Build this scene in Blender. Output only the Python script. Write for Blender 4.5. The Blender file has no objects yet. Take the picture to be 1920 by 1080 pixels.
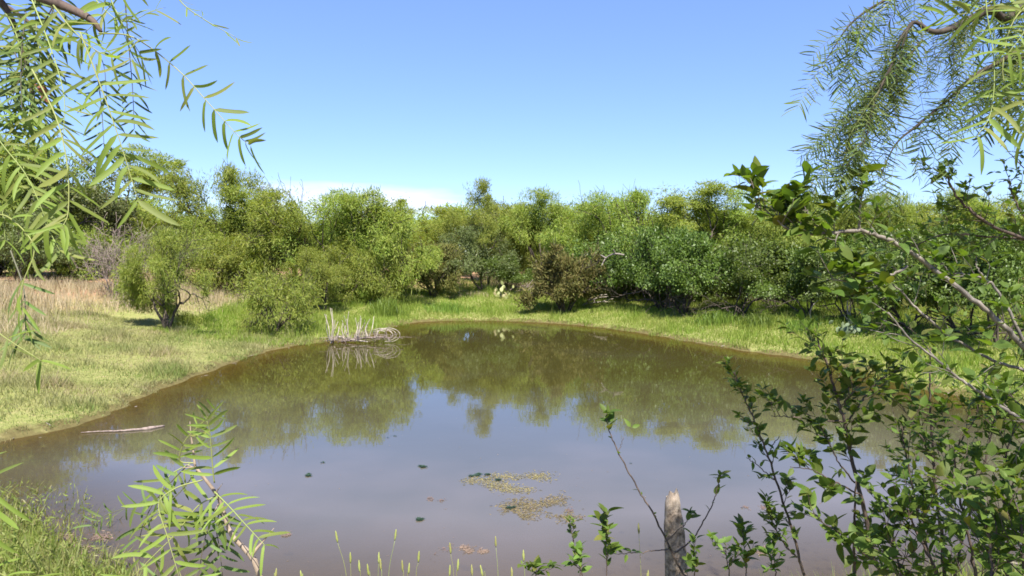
import bpy, math, random
import numpy as np
from mathutils import Vector, Matrix

SC = bpy.context.scene
COL = SC.collection
rng = np.random.default_rng(11)
random.seed(5)

# ------------------------------------------------------------------ camera
FPX, CAMZ, HORIZ = 1300.0, 2.3, 480.0
PITCH = math.atan((540 - HORIZ) / FPX)
cd = bpy.data.cameras.new("camera")
cd.sensor_width = 36.0
cd.lens = 36.0 * FPX / 1920.0
cd.clip_start = 0.05
cd.clip_end = 6000.0
cam = bpy.data.objects.new("camera", cd)
cam.location = (0, 0, CAMZ)
cam.rotation_euler = (math.pi / 2 - PITCH, 0, 0)
COL.objects.link(cam)
SC.camera = cam

# ------------------------------------------------------------------ world, sun, exposure
SUN_EL, SUN_AZ = math.radians(56), math.radians(168)      # azimuth clockwise from +Y (view direction)
world = bpy.data.worlds.new("World")
SC.world = world
world.use_nodes = True
wn, wl = world.node_tree.nodes, world.node_tree.links
wn.clear()
w_out = wn.new("ShaderNodeOutputWorld")
w_bg = wn.new("ShaderNodeBackground")
w_sky = wn.new("ShaderNodeTexSky")
w_sky.sky_type = 'NISHITA'
w_sky.sun_disc = False
w_sky.sun_elevation = SUN_EL
w_sky.sun_rotation = SUN_AZ
w_sky.altitude = 1200
w_sky.air_density = 1.0
w_sky.dust_density = 0.05
w_sky.ozone_density = 3.0
w_bg.inputs["Strength"].default_value = 0.105
w_geo = wn.new("ShaderNodeTexCoord")
w_map = wn.new("ShaderNodeMapping")
w_map.inputs["Scale"].default_value = (6, 6, 34)
w_noise = wn.new("ShaderNodeTexNoise")
w_noise.inputs["Scale"].default_value = 1.0
w_noise.inputs["Detail"].default_value = 6
w_noise.inputs["Roughness"].default_value = 0.55
w_sep = wn.new("ShaderNodeSeparateXYZ")
wl.new(w_geo.outputs["Generated"], w_map.inputs["Vector"])
wl.new(w_map.outputs["Vector"], w_noise.inputs["Vector"])
wl.new(w_geo.outputs["Generated"], w_sep.inputs[0])

def wmath(op, a, b=None, c=None, clamp=False):
    n = wn.new("ShaderNodeMath")
    n.operation = op
    n.use_clamp = clamp
    for i, v in enumerate((a, b, c)):
        if v is None:
            continue
        if isinstance(v, (int, float)):
            n.inputs[i].default_value = v
        else:
            wl.new(v, n.inputs[i])
    return n.outputs[0]

# a thin low bank of cloud, centred a little left of the view direction
az_ = wmath('ARCTAN2', w_sep.outputs[0], w_sep.outputs[1])
u = wmath('DIVIDE', wmath('ADD', az_, 0.24), 0.20)
v = wmath('DIVIDE', wmath('SUBTRACT', w_sep.outputs[2], 0.072), 0.034)
ell = wmath('SUBTRACT', 1.0, wmath('ADD', wmath('MULTIPLY', u, u), wmath('MULTIPLY', v, v)))
cl = wmath('ADD', ell, wmath('MULTIPLY', wmath('SUBTRACT', w_noise.outputs[0], 0.5), 2.2))
cl = wmath('MULTIPLY', wmath('MULTIPLY', cl, 0.9, clamp=True), 0.7, clamp=True)
w_tint = wn.new("ShaderNodeMixRGB")
w_tint.blend_type = 'MULTIPLY'
w_tint.inputs[0].default_value = 1.0
w_ramp = wn.new("ShaderNodeValToRGB")
w_ramp.color_ramp.elements[0].position = 0.0
w_ramp.color_ramp.elements[0].color = (0.50, 0.535, 0.68, 1)
w_ramp.color_ramp.elements[1].position = 0.45
w_ramp.color_ramp.elements[1].color = (0.86, 0.865, 1.12, 1)
wl.new(w_sep.outputs[2], w_ramp.inputs[0])
wl.new(w_ramp.outputs[0], w_tint.inputs[2])
wl.new(w_sky.outputs[0], w_tint.inputs[1])
w_mix = wn.new("ShaderNodeMixRGB")
wl.new(cl, w_mix.inputs[0])
wl.new(w_tint.outputs[0], w_mix.inputs[1])
w_mix.inputs[2].default_value = (5.3, 5.35, 6.1, 1)
wl.new(w_mix.outputs[0], w_bg.inputs["Color"])
wl.new(w_bg.outputs[0], w_out.inputs[0])

sl = bpy.data.lights.new("sun", 'SUN')
sl.energy = 5.0
sl.angle = math.radians(0.53)
sl.color = (1.0, 0.95, 0.86)
sun = bpy.data.objects.new("sun", sl)
SUNV = Vector((math.sin(SUN_AZ) * math.cos(SUN_EL), math.cos(SUN_AZ) * math.cos(SUN_EL), math.sin(SUN_EL)))
sun.rotation_euler = SUNV.to_track_quat('Z', 'Y').to_euler()
sun.location = SUNV * 60
COL.objects.link(sun)
SC.view_settings.view_transform = 'Standard'
SC.view_settings.look = 'None'
SC.view_settings.exposure = 1.42
SC.view_settings.gamma = 1.0
SC.view_settings.use_curve_mapping = False
SC.render.engine = 'CYCLES'
SC.cycles.filter_width = 1.7
SC.cycles.max_bounces = 8
SC.cycles.transparent_max_bounces = 16
SC.cycles.caustics_reflective = False
SC.cycles.caustics_refractive = False

# ------------------------------------------------------------------ pixel helpers (photograph pixels -> places)
CP, SP = math.cos(PITCH), math.sin(PITCH)

def ray(px, py):
    x, y = (px - 960) / FPX, (540 - py) / FPX
    return np.array([x, CP + y * SP, -SP + y * CP])

def at(px, py, d):
    r = ray(px, py)
    return np.array([0, 0, CAMZ]) + r * d

def at_y(px, py, Y):
    r = ray(px, py)
    return np.array([0, 0, CAMZ]) + r * (Y / r[1])

def on_z(px, py, z=0.0):
    r = ray(px, py)
    return np.array([0, 0, CAMZ]) + r * ((z - CAMZ) / r[2])

# ------------------------------------------------------------------ numeric noise
def vnoise(x, y, seed=0):
    x, y = np.asarray(x, float), np.asarray(y, float)
    t = np.random.default_rng(1000 + seed).random((64, 64))
    xi, yi = np.floor(x).astype(int), np.floor(y).astype(int)
    fx, fy = x - xi, y - yi
    fx, fy = fx * fx * (3 - 2 * fx), fy * fy * (3 - 2 * fy)
    g = lambda a, b: t[a % 64, b % 64]
    return (g(xi, yi) * (1 - fx) * (1 - fy) + g(xi + 1, yi) * fx * (1 - fy)
            + g(xi, yi + 1) * (1 - fx) * fy + g(xi + 1, yi + 1) * fx * fy)

def fbm(x, y, seed=0, o=3):
    s, a = 0, 0.5
    for i in range(o):
        s = s + a * vnoise(x * 2 ** i, y * 2 ** i, seed + i)
        a *= 0.5
    return s

def catmull(P, n):
    P = np.asarray(P, float)
    if len(P) == 2:
        t = np.linspace(0, 1, n)[:, None]
        return P[0] * (1 - t) + P[1] * t
    Q = np.vstack([2 * P[0] - P[1], P, 2 * P[-1] - P[-2]])
    m = len(P) - 1
    out = []
    for u_ in np.linspace(0, m, n):
        i = min(int(u_), m - 1)
        t = u_ - i
        a, b, c, d = Q[i], Q[i + 1], Q[i + 2], Q[i + 3]
        out.append(0.5 * (2 * b + (c - a) * t + (2 * a - 5 * b + 4 * c - d) * t * t + (3 * b - a - 3 * c + d) * t ** 3))
    return np.array(out)

# ------------------------------------------------------------------ materials
def nmat(name):
    m = bpy.data.materials.new(name)
    m.use_nodes = True
    n, l = m.node_tree.nodes, m.node_tree.links
    n.clear()
    out = n.new("ShaderNodeOutputMaterial")
    return m, n, l, out

def ramp(n, stops):
    r = n.new("ShaderNodeValToRGB")
    e = r.color_ramp.elements
    while len(e) < len(stops):
        e.new(0.5)
    for el, (p, c) in zip(e, stops):
        el.position = p
        el.color = (*c, 1)
    return r

def mixc(n, l, fac, a, b, mode='MIX'):
    m = n.new("ShaderNodeMixRGB")
    m.blend_type = mode
    for i, v_ in enumerate((fac, a, b)):
        if isinstance(v_, (int, float)):
            m.inputs[i].default_value = v_
        elif isinstance(v_, tuple):
            m.inputs[i].default_value = (*v_, 1)
        else:
            l.new(v_, m.inputs[i])
    return m.outputs[0]

def nmath(n, l, op, a, b=0.0, clamp=False):
    m = n.new("ShaderNodeMath")
    m.operation = op
    m.use_clamp = clamp
    for i, v_ in enumerate((a, b)):
        if isinstance(v_, (int, float)):
            m.inputs[i].default_value = v_
        else:
            l.new(v_, m.inputs[i])
    return m.outputs[0]

def noise(n, l, scale, detail=4, coord='Object', rough=0.55, stretch=None):
    t = n.new("ShaderNodeTexNoise")
    t.inputs["Scale"].default_value = scale
    t.inputs["Detail"].default_value = detail
    t.inputs["Roughness"].default_value = rough
    if coord == 'Position':
        c = n.new("ShaderNodeNewGeometry").outputs["Position"]
    else:
        c = n.new("ShaderNodeTexCoord").outputs[coord]
    if stretch:
        mp = n.new("ShaderNodeMapping")
        mp.inputs["Scale"].default_value = stretch
        l.new(c, mp.inputs[0])
        c = mp.outputs[0]
    l.new(c, t.inputs["Vector"])
    return t.outputs[0]

def leaf_mat(name, cols, trans=0.4, tcol=None, rough=0.45, spec=0.35, per_object=False, big=0.0, bigcols=None):
    """cols: list of base colours spread at random over the leaves"""
    m, n, l, out = nmat(name)
    geo = n.new("ShaderNodeNewGeometry")
    rnd = geo.outputs["Random Per Island"]
    oi = n.new("ShaderNodeObjectInfo")
    rnd = nmath(n, l, 'FRACT', nmath(n, l, 'ADD', rnd, oi.outputs["Random"]))
    r = ramp(n, [(i / max(1, len(cols) - 1), c) for i, c in enumerate(cols)])
    l.new(rnd, r.inputs[0])
    c = r.outputs[0]
    if big:
        f = noise(n, l, big, 3, 'Position')
        rr = ramp(n, [(0.38, (0, 0, 0)), (0.62, (1, 1, 1))])
        l.new(f, rr.inputs[0])
        r2 = ramp(n, [(i / max(1, len(bigcols) - 1), c_) for i, c_ in enumerate(bigcols)])
        l.new(rnd, r2.inputs[0])
        c = mixc(n, l, rr.outputs[0], c, r2.outputs[0])
    # whole plants differ a little from each other
    hs = n.new("ShaderNodeHueSaturation")
    l.new(c, hs.inputs["Color"])
    l.new(nmath(n, l, 'ADD', nmath(n, l, 'MULTIPLY', oi.outputs["Random"], 0.025), 0.477), hs.inputs["Hue"])
    l.new(nmath(n, l, 'ADD', nmath(n, l, 'MULTIPLY', oi.outputs["Random"], 0.35), 0.82), hs.inputs["Value"])
    c = hs.outputs[0]
    p = n.new("ShaderNodeBsdfPrincipled")
    l.new(c, p.inputs["Base Color"])
    p.inputs["Roughness"].default_value = rough
    p.inputs["Specular IOR Level"].default_value = spec
    t = n.new("ShaderNodeBsdfTranslucent")
    tc = mixc(n, l, 1.0, c, tcol or (1.5, 1.5, 0.6), 'MULTIPLY')
    l.new(tc, t.inputs["Color"])
    mx = n.new("ShaderNodeMixShader")
    mx.inputs[0].default_value = trans
    l.new(p.outputs[0], mx.inputs[1])
    l.new(t.outputs[0], mx.inputs[2])
    l.new(mx.outputs[0], out.inputs[0])
    return m

def bark_mat(name, a, b, scale=14, bump=0.5, stretch=(1, 1, 0.25)):
    m, n, l, out = nmat(name)
    f = noise(n, l, scale, 6, 'Object', 0.65, stretch)
    r = ramp(n, [(0.32, a), (0.68, b)])
    l.new(f, r.inputs[0])
    p = n.new("ShaderNodeBsdfPrincipled")
    l.new(r.outputs[0], p.inputs["Base Color"])
    p.inputs["Roughness"].default_value = 0.85
    p.inputs["Specular IOR Level"].default_value = 0.2
    bp = n.new("ShaderNodeBump")
    bp.inputs["Strength"].default_value = bump
    bp.inputs["Distance"].default_value = 0.01
    l.new(f, bp.inputs["Height"])
    l.new(bp.outputs[0], p.inputs["Normal"])
    l.new(p.outputs[0], out.inputs[0])
    return m

M = {}
M['mesq_far'] = leaf_mat("mesquite_foliage", [(0.135, 0.20, 0.034), (0.175, 0.245, 0.04), (0.22, 0.28, 0.05), (0.27, 0.30, 0.068)], 0.46, (1.45, 1.45, 0.6), 0.55, 0.25)
M['hack_far'] = leaf_mat("hackberry_foliage", [(0.055, 0.095, 0.017), (0.08, 0.13, 0.022), (0.115, 0.17, 0.03), (0.065, 0.11, 0.02)], 0.33, (1.4, 1.5, 0.5), 0.45, 0.35)
M['oak_far'] = leaf_mat("dull_foliage", [(0.075, 0.10, 0.03), (0.10, 0.13, 0.04), (0.13, 0.15, 0.05), (0.085, 0.12, 0.035)], 0.33, (1.3, 1.4, 0.6), 0.5, 0.3)
M['juniper'] = leaf_mat("juniper_foliage", [(0.095, 0.115, 0.03), (0.13, 0.135, 0.036), (0.165, 0.145, 0.042), (0.11, 0.13, 0.034)], 0.28, (1.2, 1.2, 0.6), 0.7, 0.2)
M['bark'] = bark_mat("dark_bark", (0.03, 0.024, 0.018), (0.10, 0.08, 0.062))
M['greybark'] = bark_mat("grey_twig_bark", (0.10, 0.085, 0.07), (0.27, 0.235, 0.20), 40, 0.4)
M['twig'] = bark_mat("brown_twig_bark", (0.045, 0.032, 0.026), (0.13, 0.095, 0.075), 60, 0.3)
M['dead'] = bark_mat("dead_wood", (0.24, 0.20, 0.16), (0.46, 0.40, 0.33), 30, 0.4)
M['deadtwig'] = bark_mat("dead_brush_twigs", (0.13, 0.10, 0.085), (0.30, 0.235, 0.20), 30, 0.4)
M['leaflet'] = leaf_mat("mesquite_leaflet", [(0.14, 0.205, 0.035), (0.165, 0.235, 0.045), (0.19, 0.26, 0.055), (0.145, 0.21, 0.055), (0.22, 0.25, 0.07)], 0.5, (1.4, 1.4, 0.55), 0.55, 0.22)
M['leaflet_dark'] = leaf_mat("mesquite_leaflet_in_shade", [(0.075, 0.12, 0.03), (0.09, 0.14, 0.036), (0.11, 0.155, 0.04)], 0.3, (1.3, 1.35, 0.6), 0.55, 0.22)  # darker copy of the leaflet: shade on rear fronds put into the colour
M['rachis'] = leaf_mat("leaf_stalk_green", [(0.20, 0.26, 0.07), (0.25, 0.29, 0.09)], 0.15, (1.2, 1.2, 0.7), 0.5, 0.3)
M['rachis_shaded'] = leaf_mat("leaf_stalk_in_shade", [(0.07, 0.085, 0.04), (0.09, 0.075, 0.05)], 0.1, (1.2, 1.2, 0.7), 0.5, 0.3)  # stalk of the shaded fronds, the shade painted into its colour
M['ovate'] = leaf_mat("shrub_leaf", [(0.055, 0.10, 0.017), (0.08, 0.135, 0.022), (0.115, 0.17, 0.03), (0.065, 0.11, 0.02), (0.10, 0.15, 0.026), (0.07, 0.12, 0.021), (0.15, 0.15, 0.04)], 0.36, (1.5, 1.6, 0.5), 0.55, 0.2)
M['ovate_light'] = leaf_mat("young_shrub_leaf", [(0.10, 0.18, 0.035), (0.13, 0.215, 0.045), (0.085, 0.155, 0.035)], 0.42, (1.5, 1.5, 0.5), 0.55, 0.2)
M['thorntwig'] = bark_mat("pale_thorny_twig", (0.16, 0.12, 0.085), (0.36, 0.28, 0.21), 50, 0.3)
M['brownleaf'] = leaf_mat("withered_leaf", [(0.22, 0.10, 0.05), (0.30, 0.15, 0.08)], 0.25, (1.3, 1, 0.7), 0.6, 0.2)

# grasses: colour follows the place (patches of dry and green growth)
M['grass'] = leaf_mat("short_grass", [(0.125, 0.215, 0.028), (0.16, 0.255, 0.034), (0.195, 0.275, 0.045), (0.225, 0.275, 0.06)], 0.45, (1.3, 1.35, 0.5), 0.55, 0.2,
                      big=0.55, bigcols=[(0.215, 0.265, 0.05), (0.18, 0.255, 0.04), (0.26, 0.265, 0.085), (0.14, 0.215, 0.03)])
M['bankgrass'] = leaf_mat("patchy_bank_grass", [(0.12, 0.19, 0.04), (0.155, 0.215, 0.05), (0.20, 0.225, 0.075), (0.26, 0.235, 0.11)], 0.38, (1.2, 1.2, 0.75), 0.55, 0.2,
                          big=0.6, bigcols=[(0.28, 0.24, 0.125), (0.34, 0.28, 0.17), (0.25, 0.235, 0.10), (0.19, 0.22, 0.06)])
M['straw'] = leaf_mat("dry_tall_grass", [(0.36, 0.31, 0.17), (0.45, 0.395, 0.25), (0.41, 0.345, 0.20), (0.28, 0.28, 0.11)], 0.3, (1.1, 1.08, 0.8), 0.6, 0.2)
M['weeds'] = leaf_mat("green_weeds", [(0.075, 0.13, 0.02), (0.11, 0.18, 0.025), (0.15, 0.22, 0.035)], 0.35, (1.3, 1.4, 0.5), 0.5, 0.3)
M['nearweeds'] = leaf_mat("waterside_weeds", [(0.13, 0.21, 0.04), (0.18, 0.26, 0.05), (0.22, 0.28, 0.07), (0.27, 0.26, 0.10)], 0.4, (1.3, 1.3, 0.6), 0.5, 0.3)
M['cactus'] = leaf_mat("prickly_pear", [(0.17, 0.20, 0.07), (0.24, 0.25, 0.10), (0.28, 0.25, 0.12)], 0.0, None, 0.6, 0.3)
M['sage'] = leaf_mat("pale_grey_leaf", [(0.13, 0.18, 0.10), (0.18, 0.23, 0.13), (0.12, 0.16, 0.085)], 0.15, None, 0.6, 0.3)
M['greybrush'] = leaf_mat("grey_brush", [(0.20, 0.17, 0.14), (0.27, 0.23, 0.19), (0.17, 0.15, 0.11)], 0.1, None, 0.7, 0.2)
M['algae'] = leaf_mat("yellow_algae", [(0.14, 0.125, 0.05), (0.20, 0.175, 0.065), (0.16, 0.13, 0.075), (0.11, 0.105, 0.05)], 0.1, None, 0.6, 0.3)
M['algae_pink'] = leaf_mat("brown_algae", [(0.16, 0.115, 0.08), (0.20, 0.14, 0.10), (0.13, 0.10, 0.07)], 0.1, None, 0.6, 0.3)
M['algae_dark'] = leaf_mat("dark_green_algae", [(0.022, 0.045, 0.024), (0.035, 0.06, 0.035)], 0.1, None, 0.5, 0.3)
M['foxtail'] = leaf_mat("grass_seed_head", [(0.30, 0.34, 0.10), (0.36, 0.37, 0.14)], 0.4, (1.2, 1.2, 0.8), 0.6, 0.2)

# ------------------------------------------------------------------ mesh helpers
def big_mesh(name, V, F, mats, mi=None, smooth=False):
    """V (n,3), F (m,k) arrays -> mesh data"""
    me = bpy.data.meshes.new(name)
    V = np.asarray(V, np.float32)
    F = np.asarray(F, np.int32)
    me.vertices.add(len(V))
    me.vertices.foreach_set("co", V.ravel())
    me.loops.add(F.size)
    me.loops.foreach_set("vertex_index", F.ravel())
    me.polygons.add(len(F))
    me.polygons.foreach_set("loop_start", np.arange(0, F.size, F.shape[1], dtype=np.int32))
    if mi is not None:
        me.polygons.foreach_set("material_index", np.asarray(mi, np.int32))
    if smooth:
        me.polygons.foreach_set("use_smooth", np.ones(len(F), bool))
    for m in (mats if isinstance(mats, (list, tuple)) else [mats]):
        me.materials.append(m)
    me.update(calc_edges=True)
    return me

class Tubes:
    def __init__(self):
        self.V, self.F, self.n = [], [], 0
    def add(self, P, R, sides=6, wob=0.0):
        P = np.asarray(P, float)
        m = len(P)
        R = np.broadcast_to(np.asarray(R, float), (m,)) if np.ndim(R) else np.full(m, float(R))
        T = np.gradient(P, axis=0)
        T /= np.linalg.norm(T, axis=1, keepdims=True) + 1e-9
        ref = np.array([0.31, 0.53, 0.79]) if abs(T[0] @ np.array([0.31, 0.53, 0.79])) < 0.9 else np.array([1.0, 0, 0])
        A = np.cross(T, ref)
        A /= np.linalg.norm(A, axis=1, keepdims=True) + 1e-9
        B = np.cross(T, A)
        th = np.linspace(0, 2 * np.pi, sides, endpoint=False)
        rr = R[:, None] * (1 + wob * rng.uniform(-1, 1, (m, sides)))
        ring = P[:, None, :] + rr[..., None] * (np.cos(th)[None, :, None] * A[:, None, :] + np.sin(th)[None, :, None] * B[:, None, :])
        self.V.append(ring.reshape(-1, 3))
        idx = self.n + np.arange(m * sides).reshape(m, sides)
        a, b = idx[:-1], np.roll(idx[:-1], -1, axis=1)
        c, d = np.roll(idx[1:], -1, axis=1), idx[1:]
        self.F.append(np.stack([a, b, c, d], -1).reshape(-1, 4))
        # small end caps
        e0, e1 = idx[0], idx[-1]
        for e in (e0[::-1], e1):
            for k in range(1, sides - 2, 2):
                self.F.append(np.array([[e[0], e[k], e[k + 1], e[k + 2]]]))
        self.n += m * sides
    def mesh(self, name, mat, origin=None):
        V = np.vstack(self.V)
        if origin is not None:
            V = V - np.asarray(origin)
        return big_mesh(name, V, np.vstack(self.F), mat, smooth=True)

def link(name, data, parent=None, loc=None, mat4=None):
    o = bpy.data.objects.new(name, data)
    COL.objects.link(o)
    if parent is not None:
        o.parent = parent
    if mat4 is not None:
        o.matrix_basis = mat4
    elif loc is not None:
        o.location = loc
    return o

def tag(o, label=None, cat=None, group=None, kind=None):
    if label: o["label"] = label
    if cat: o["category"] = cat
    if group: o["group"] = group
    if kind: o["kind"] = kind
    return o

def thing(name, loc, label, cat, group=None):
    return tag(link(name, None, None, loc), label, cat, group)

def unit(v_):
    v_ = np.asarray(v_, float)
    return v_ / (np.linalg.norm(v_, axis=-1, keepdims=True) + 1e-9)

def frame(d, nrm):
    d = unit(d)
    nrm = np.asarray(nrm, float) - d * (np.asarray(nrm, float) @ d)
    nrm = unit(nrm)
    return d, unit(np.cross(nrm, d)), nrm

def mat_from(pos, d, nrm, s, sw=None):
    x, y, z = frame(d, nrm)
    sw = s if sw is None else sw
    return Matrix(((x[0] * s, y[0] * sw, z[0] * s, pos[0]), (x[1] * s, y[1] * sw, z[1] * s, pos[1]),
                   (x[2] * s, y[2] * sw, z[2] * s, pos[2]), (0, 0, 0, 1)))

# ------------------------------------------------------------------ the pond outline and the lie of the land
SHORE_PX = [(135, 800), (205, 772), (290, 733), (400, 693), (480, 664), (560, 647), (640, 638), (700, 627), (745, 610), (800, 603),
            (900, 601), (1000, 604), (1100, 611), (1200, 624), (1300, 641), (1400, 658), (1500, 671), (1600, 690), (1700, 722), (1800, 742), (1920, 762), (2080, 790)]
sh = [on_z(x, y)[:2] for x, y in SHORE_PX]
sh += [np.array(p) for p in ((8.6, 8.2), (8.0, 6.6), (5.6, 5.4), (3.2, 4.8), (1.6, 4.5), (0.2, 4.35), (-1.2, 4.4), (-2.3, 4.55), (-3.05, 4.95))]
sh += [on_z(x, y)[:2] for x, y in ((120, 1040), (60, 985), (-40, 950), (-220, 930), (-330, 880), (-200, 846), (-60, 836), (50, 818))]
SHORE = catmull(np.vstack([sh, sh[:1]]), 260)[:-1]
SHORE = SHORE + 0.10 * np.stack([np.sin(np.arange(len(SHORE)) * 1.7), np.cos(np.arange(len(SHORE)) * 2.3)], 1) * rng.uniform(0.3, 1, (len(SHORE), 1))

def sdist(x, y):
    x, y = np.asarray(x, float).ravel(), np.asarray(y, float).ravel()
    out = np.empty(len(x))
    A, B = SHORE, np.roll(SHORE, -1, 0)
    D = B - A
    L2 = (D ** 2).sum(1)
    for s in range(0, len(x), 20000):
        px, py = x[s:s + 20000, None], y[s:s + 20000, None]
        t = np.clip(((px - A[:, 0]) * D[:, 0] + (py - A[:, 1]) * D[:, 1]) / L2, 0, 1)
        d2 = (px - A[:, 0] - t * D[:, 0]) ** 2 + (py - A[:, 1] - t * D[:, 1]) ** 2
        dist = np.sqrt(d2.min(1))
        c = ((A[:, 1] > py) != (B[:, 1] > py)) & (px < D[:, 0] * (py - A[:, 1]) / (D[:, 1] + 1e-12) + A[:, 0])
        out[s:s + 20000] = np.where(c.sum(1) % 2 == 1, -dist, dist)
    return out

def sm(a, b, t):
    t = np.clip((t - a) / (b - a), 0, 1)
    return t * t * (3 - 2 * t)

def height(x, y, sd=None):
    x, y = np.asarray(x, float).ravel(), np.asarray(y, float).ravel()
    sd = sdist(x, y) if sd is None else sd
    out_ = 0.10 * sm(-0.12, 0.14, sd) - 0.03 + 0.125 * np.minimum(np.maximum(sd, 0), 7) + 0.35 * sm(6, 10, sd) + 0.35 * sm(9, 16, sd)
    out_ = out_ + sm(0.4, 3, sd) * 0.16 * (fbm(x * 0.5 + 7, y * 0.5 + 3, 1) - 0.44) + sm(0.1, 1, sd) * 0.05 * (fbm(x * 2.3, y * 2.3, 9) - 0.44)
    out_ = out_ + sm(30, 300, sd) * 1.0 * (fbm(x * 0.01, y * 0.01, 4) - 0.6)
    inn = -0.03 + np.maximum(sd, -9) * 0.16
    return np.where(sd < -0.12, inn, out_)

def H(x, y):
    return float(height([x], [y])[0])

gx = np.concatenate([-np.geomspace(3000, 24, 40), np.arange(-23.8, 25, 0.22), np.geomspace(25.2, 3000, 40)])
gy = np.concatenate([-np.geomspace(3000, 5, 34), np.arange(-4.8, 37, 0.22), np.geomspace(37.3, 3000, 46)])
GX, GY = np.meshgrid(gx, gy, indexing='ij')
sdg = sdist(GX, GY)
GZ = height(GX, GY, sdg)
ni, nj = GX.shape
idx = np.arange(ni * nj).reshape(ni, nj)
F = np.stack([idx[:-1, :-1], idx[1:, :-1], idx[1:, 1:], idx[:-1, 1:]], -1).reshape(-1, 4)

m, n, l, out = nmat("earth")
att = n.new("ShaderNodeAttribute"); att.attribute_name = "shore"
f1 = noise(n, l, 0.7, 5, 'Position')
f2 = noise(n, l, 9, 6, 'Position', 0.7)
f3 = noise(n, l, 60, 3, 'Position', 0.6)
turf = ramp(n, [(0.3, (0.16, 0.19, 0.045)), (0.55, (0.22, 0.22, 0.075)), (0.75, (0.33, 0.25, 0.14))])
l.new(f2, turf.inputs[0])
dirt = ramp(n, [(0.3, (0.20, 0.115, 0.065)), (0.5, (0.31, 0.185, 0.11)), (0.7, (0.37, 0.26, 0.165))])
l.new(f2, dirt.inputs[0])
wet = ramp(n, [(0.3, (0.075, 0.06, 0.022)), (0.7, (0.14, 0.12, 0.045))])
l.new(f2, wet.inputs[0])
sdv = nmath(n, l, 'ADD', att.outputs["Fac"], nmath(n, l, 'MULTIPLY', nmath(n, l, 'SUBTRACT', f1, 0.5), 5.0))
mr = n.new("ShaderNodeMapRange"); mr.inputs[1].default_value = 5.5; mr.inputs[2].default_value = 8.5
l.new(sdv, mr.inputs[0])
c = mixc(n, l, mr.outputs[0], turf.outputs[0], dirt.outputs[0])
mr2 = n.new("ShaderNodeMapRange"); mr2.inputs[1].default_value = 0.06; mr2.inputs[2].default_value = 0.2
l.new(nmath(n, l, 'ADD', att.outputs["Fac"], nmath(n, l, 'MULTIPLY', nmath(n, l, 'SUBTRACT', noise(n, l, 2.2, 4, 'Position'), 0.52), 0.9)), mr2.inputs[0])
mr3 = n.new("ShaderNodeMapRange"); mr3.inputs[1].default_value = 16; mr3.inputs[2].default_value = 24
l.new(sdv, mr3.inputs[0])
c = mixc(n, l, mr3.outputs[0], c, turf.outputs[0])
c = mixc(n, l, mr2.outputs[0], wet.outputs[0], c)
p = n.new("ShaderNodeBsdfPrincipled")
l.new(c, p.inputs["Base Color"])
p.inputs["Roughness"].default_value = 0.95
p.inputs["Specular IOR Level"].default_value = 0.15
bp = n.new("ShaderNodeBump"); bp.inputs["Strength"].default_value = 0.7; bp.inputs["Distance"].default_value = 0.05
l.new(nmath(n, l, 'ADD', f2, nmath(n, l, 'MULTIPLY', f3, 0.4)), bp.inputs["Height"])
l.new(bp.outputs[0], p.inputs["Normal"])
l.new(p.outputs[0], out.inputs[0])
gme = big_mesh("ground", np.stack([GX.ravel(), GY.ravel(), GZ], 1), F, m, smooth=True)
a_ = gme.attributes.new("shore", 'FLOAT', 'POINT')
a_.data.foreach_set("value", sdg.astype(np.float32))
tag(link("ground", gme), kind="structure")

# the water: silty, a little see-through at the margins
m, n, l, out = nmat("pond_water")
att = n.new("ShaderNodeAttribute"); att.attribute_name = "shore"
fz = noise(n, l, 0.35, 4, 'Position')
silt = ramp(n, [(0.38, (0.050, 0.045, 0.012)), (0.60, (0.078, 0.072, 0.046)), (0.78, (0.150, 0.122, 0.096))])
spx = n.new("ShaderNodeSeparateXYZ")          # silt colour is paler at the near end, darker at the far end
l.new(n.new("ShaderNodeNewGeometry").outputs["Position"], spx.inputs[0])
near = n.new("ShaderNodeMapRange"); near.inputs[1].default_value = 13; near.inputs[2].default_value = 5
near.inputs[3].default_value = -0.12; near.inputs[4].default_value = 0.24
l.new(spx.outputs[1], near.inputs[0])
l.new(nmath(n, l, 'ADD', nmath(n, l, 'MULTIPLY', nmath(n, l, 'SUBTRACT', fz, 0.5), 0.3), nmath(n, l, 'ADD', near.outputs[0], 0.5)), silt.inputs[0])
p = n.new("ShaderNodeBsdfPrincipled")
l.new(silt.outputs[0], p.inputs["Base Color"])
p.inputs["Roughness"].default_value = 0.02
p.inputs["IOR"].default_value = 1.78
r1 = noise(n, l, 1.0, 3, 'Position', 0.5, (2.2, 4.5, 1))
r2 = noise(n, l, 1.0, 2, 'Position', 0.5, (11, 19, 1))
bp = n.new("ShaderNodeBump"); bp.inputs["Strength"].default_value = 0.018; bp.inputs["Distance"].default_value = 0.03
l.new(nmath(n, l, 'ADD', r1, nmath(n, l, 'MULTIPLY', r2, 0.16)), bp.inputs["Height"])
l.new(bp.outputs[0], p.inputs["Normal"])
tr = n.new("ShaderNodeBsdfTransparent")
tr.inputs[0].default_value = (0.80, 0.66, 0.42, 1)
mr = n.new("ShaderNodeMapRange")
mr.inputs[1].default_value = -1.6; mr.inputs[2].default_value = 0.0
mr.inputs[3].default_value = 0.06; mr.inputs[4].default_value = 0.72
l.new(att.outputs["Fac"], mr.inputs[0])
mx = n.new("ShaderNodeMixShader")
l.new(mr.outputs[0], mx.inputs[0])
l.new(p.outputs[0], mx.inputs[1])
l.new(tr.outputs[0], mx.inputs[2])
l.new(mx.outputs[0], out.inputs[0])
wx = np.arange(-13, 14.01, 0.3); wy = np.arange(3.2, 27.5, 0.3)
WX, WY = np.meshgrid(wx, wy, indexing='ij')
wsd = sdist(WX, WY)
ni, nj = WX.shape
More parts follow.
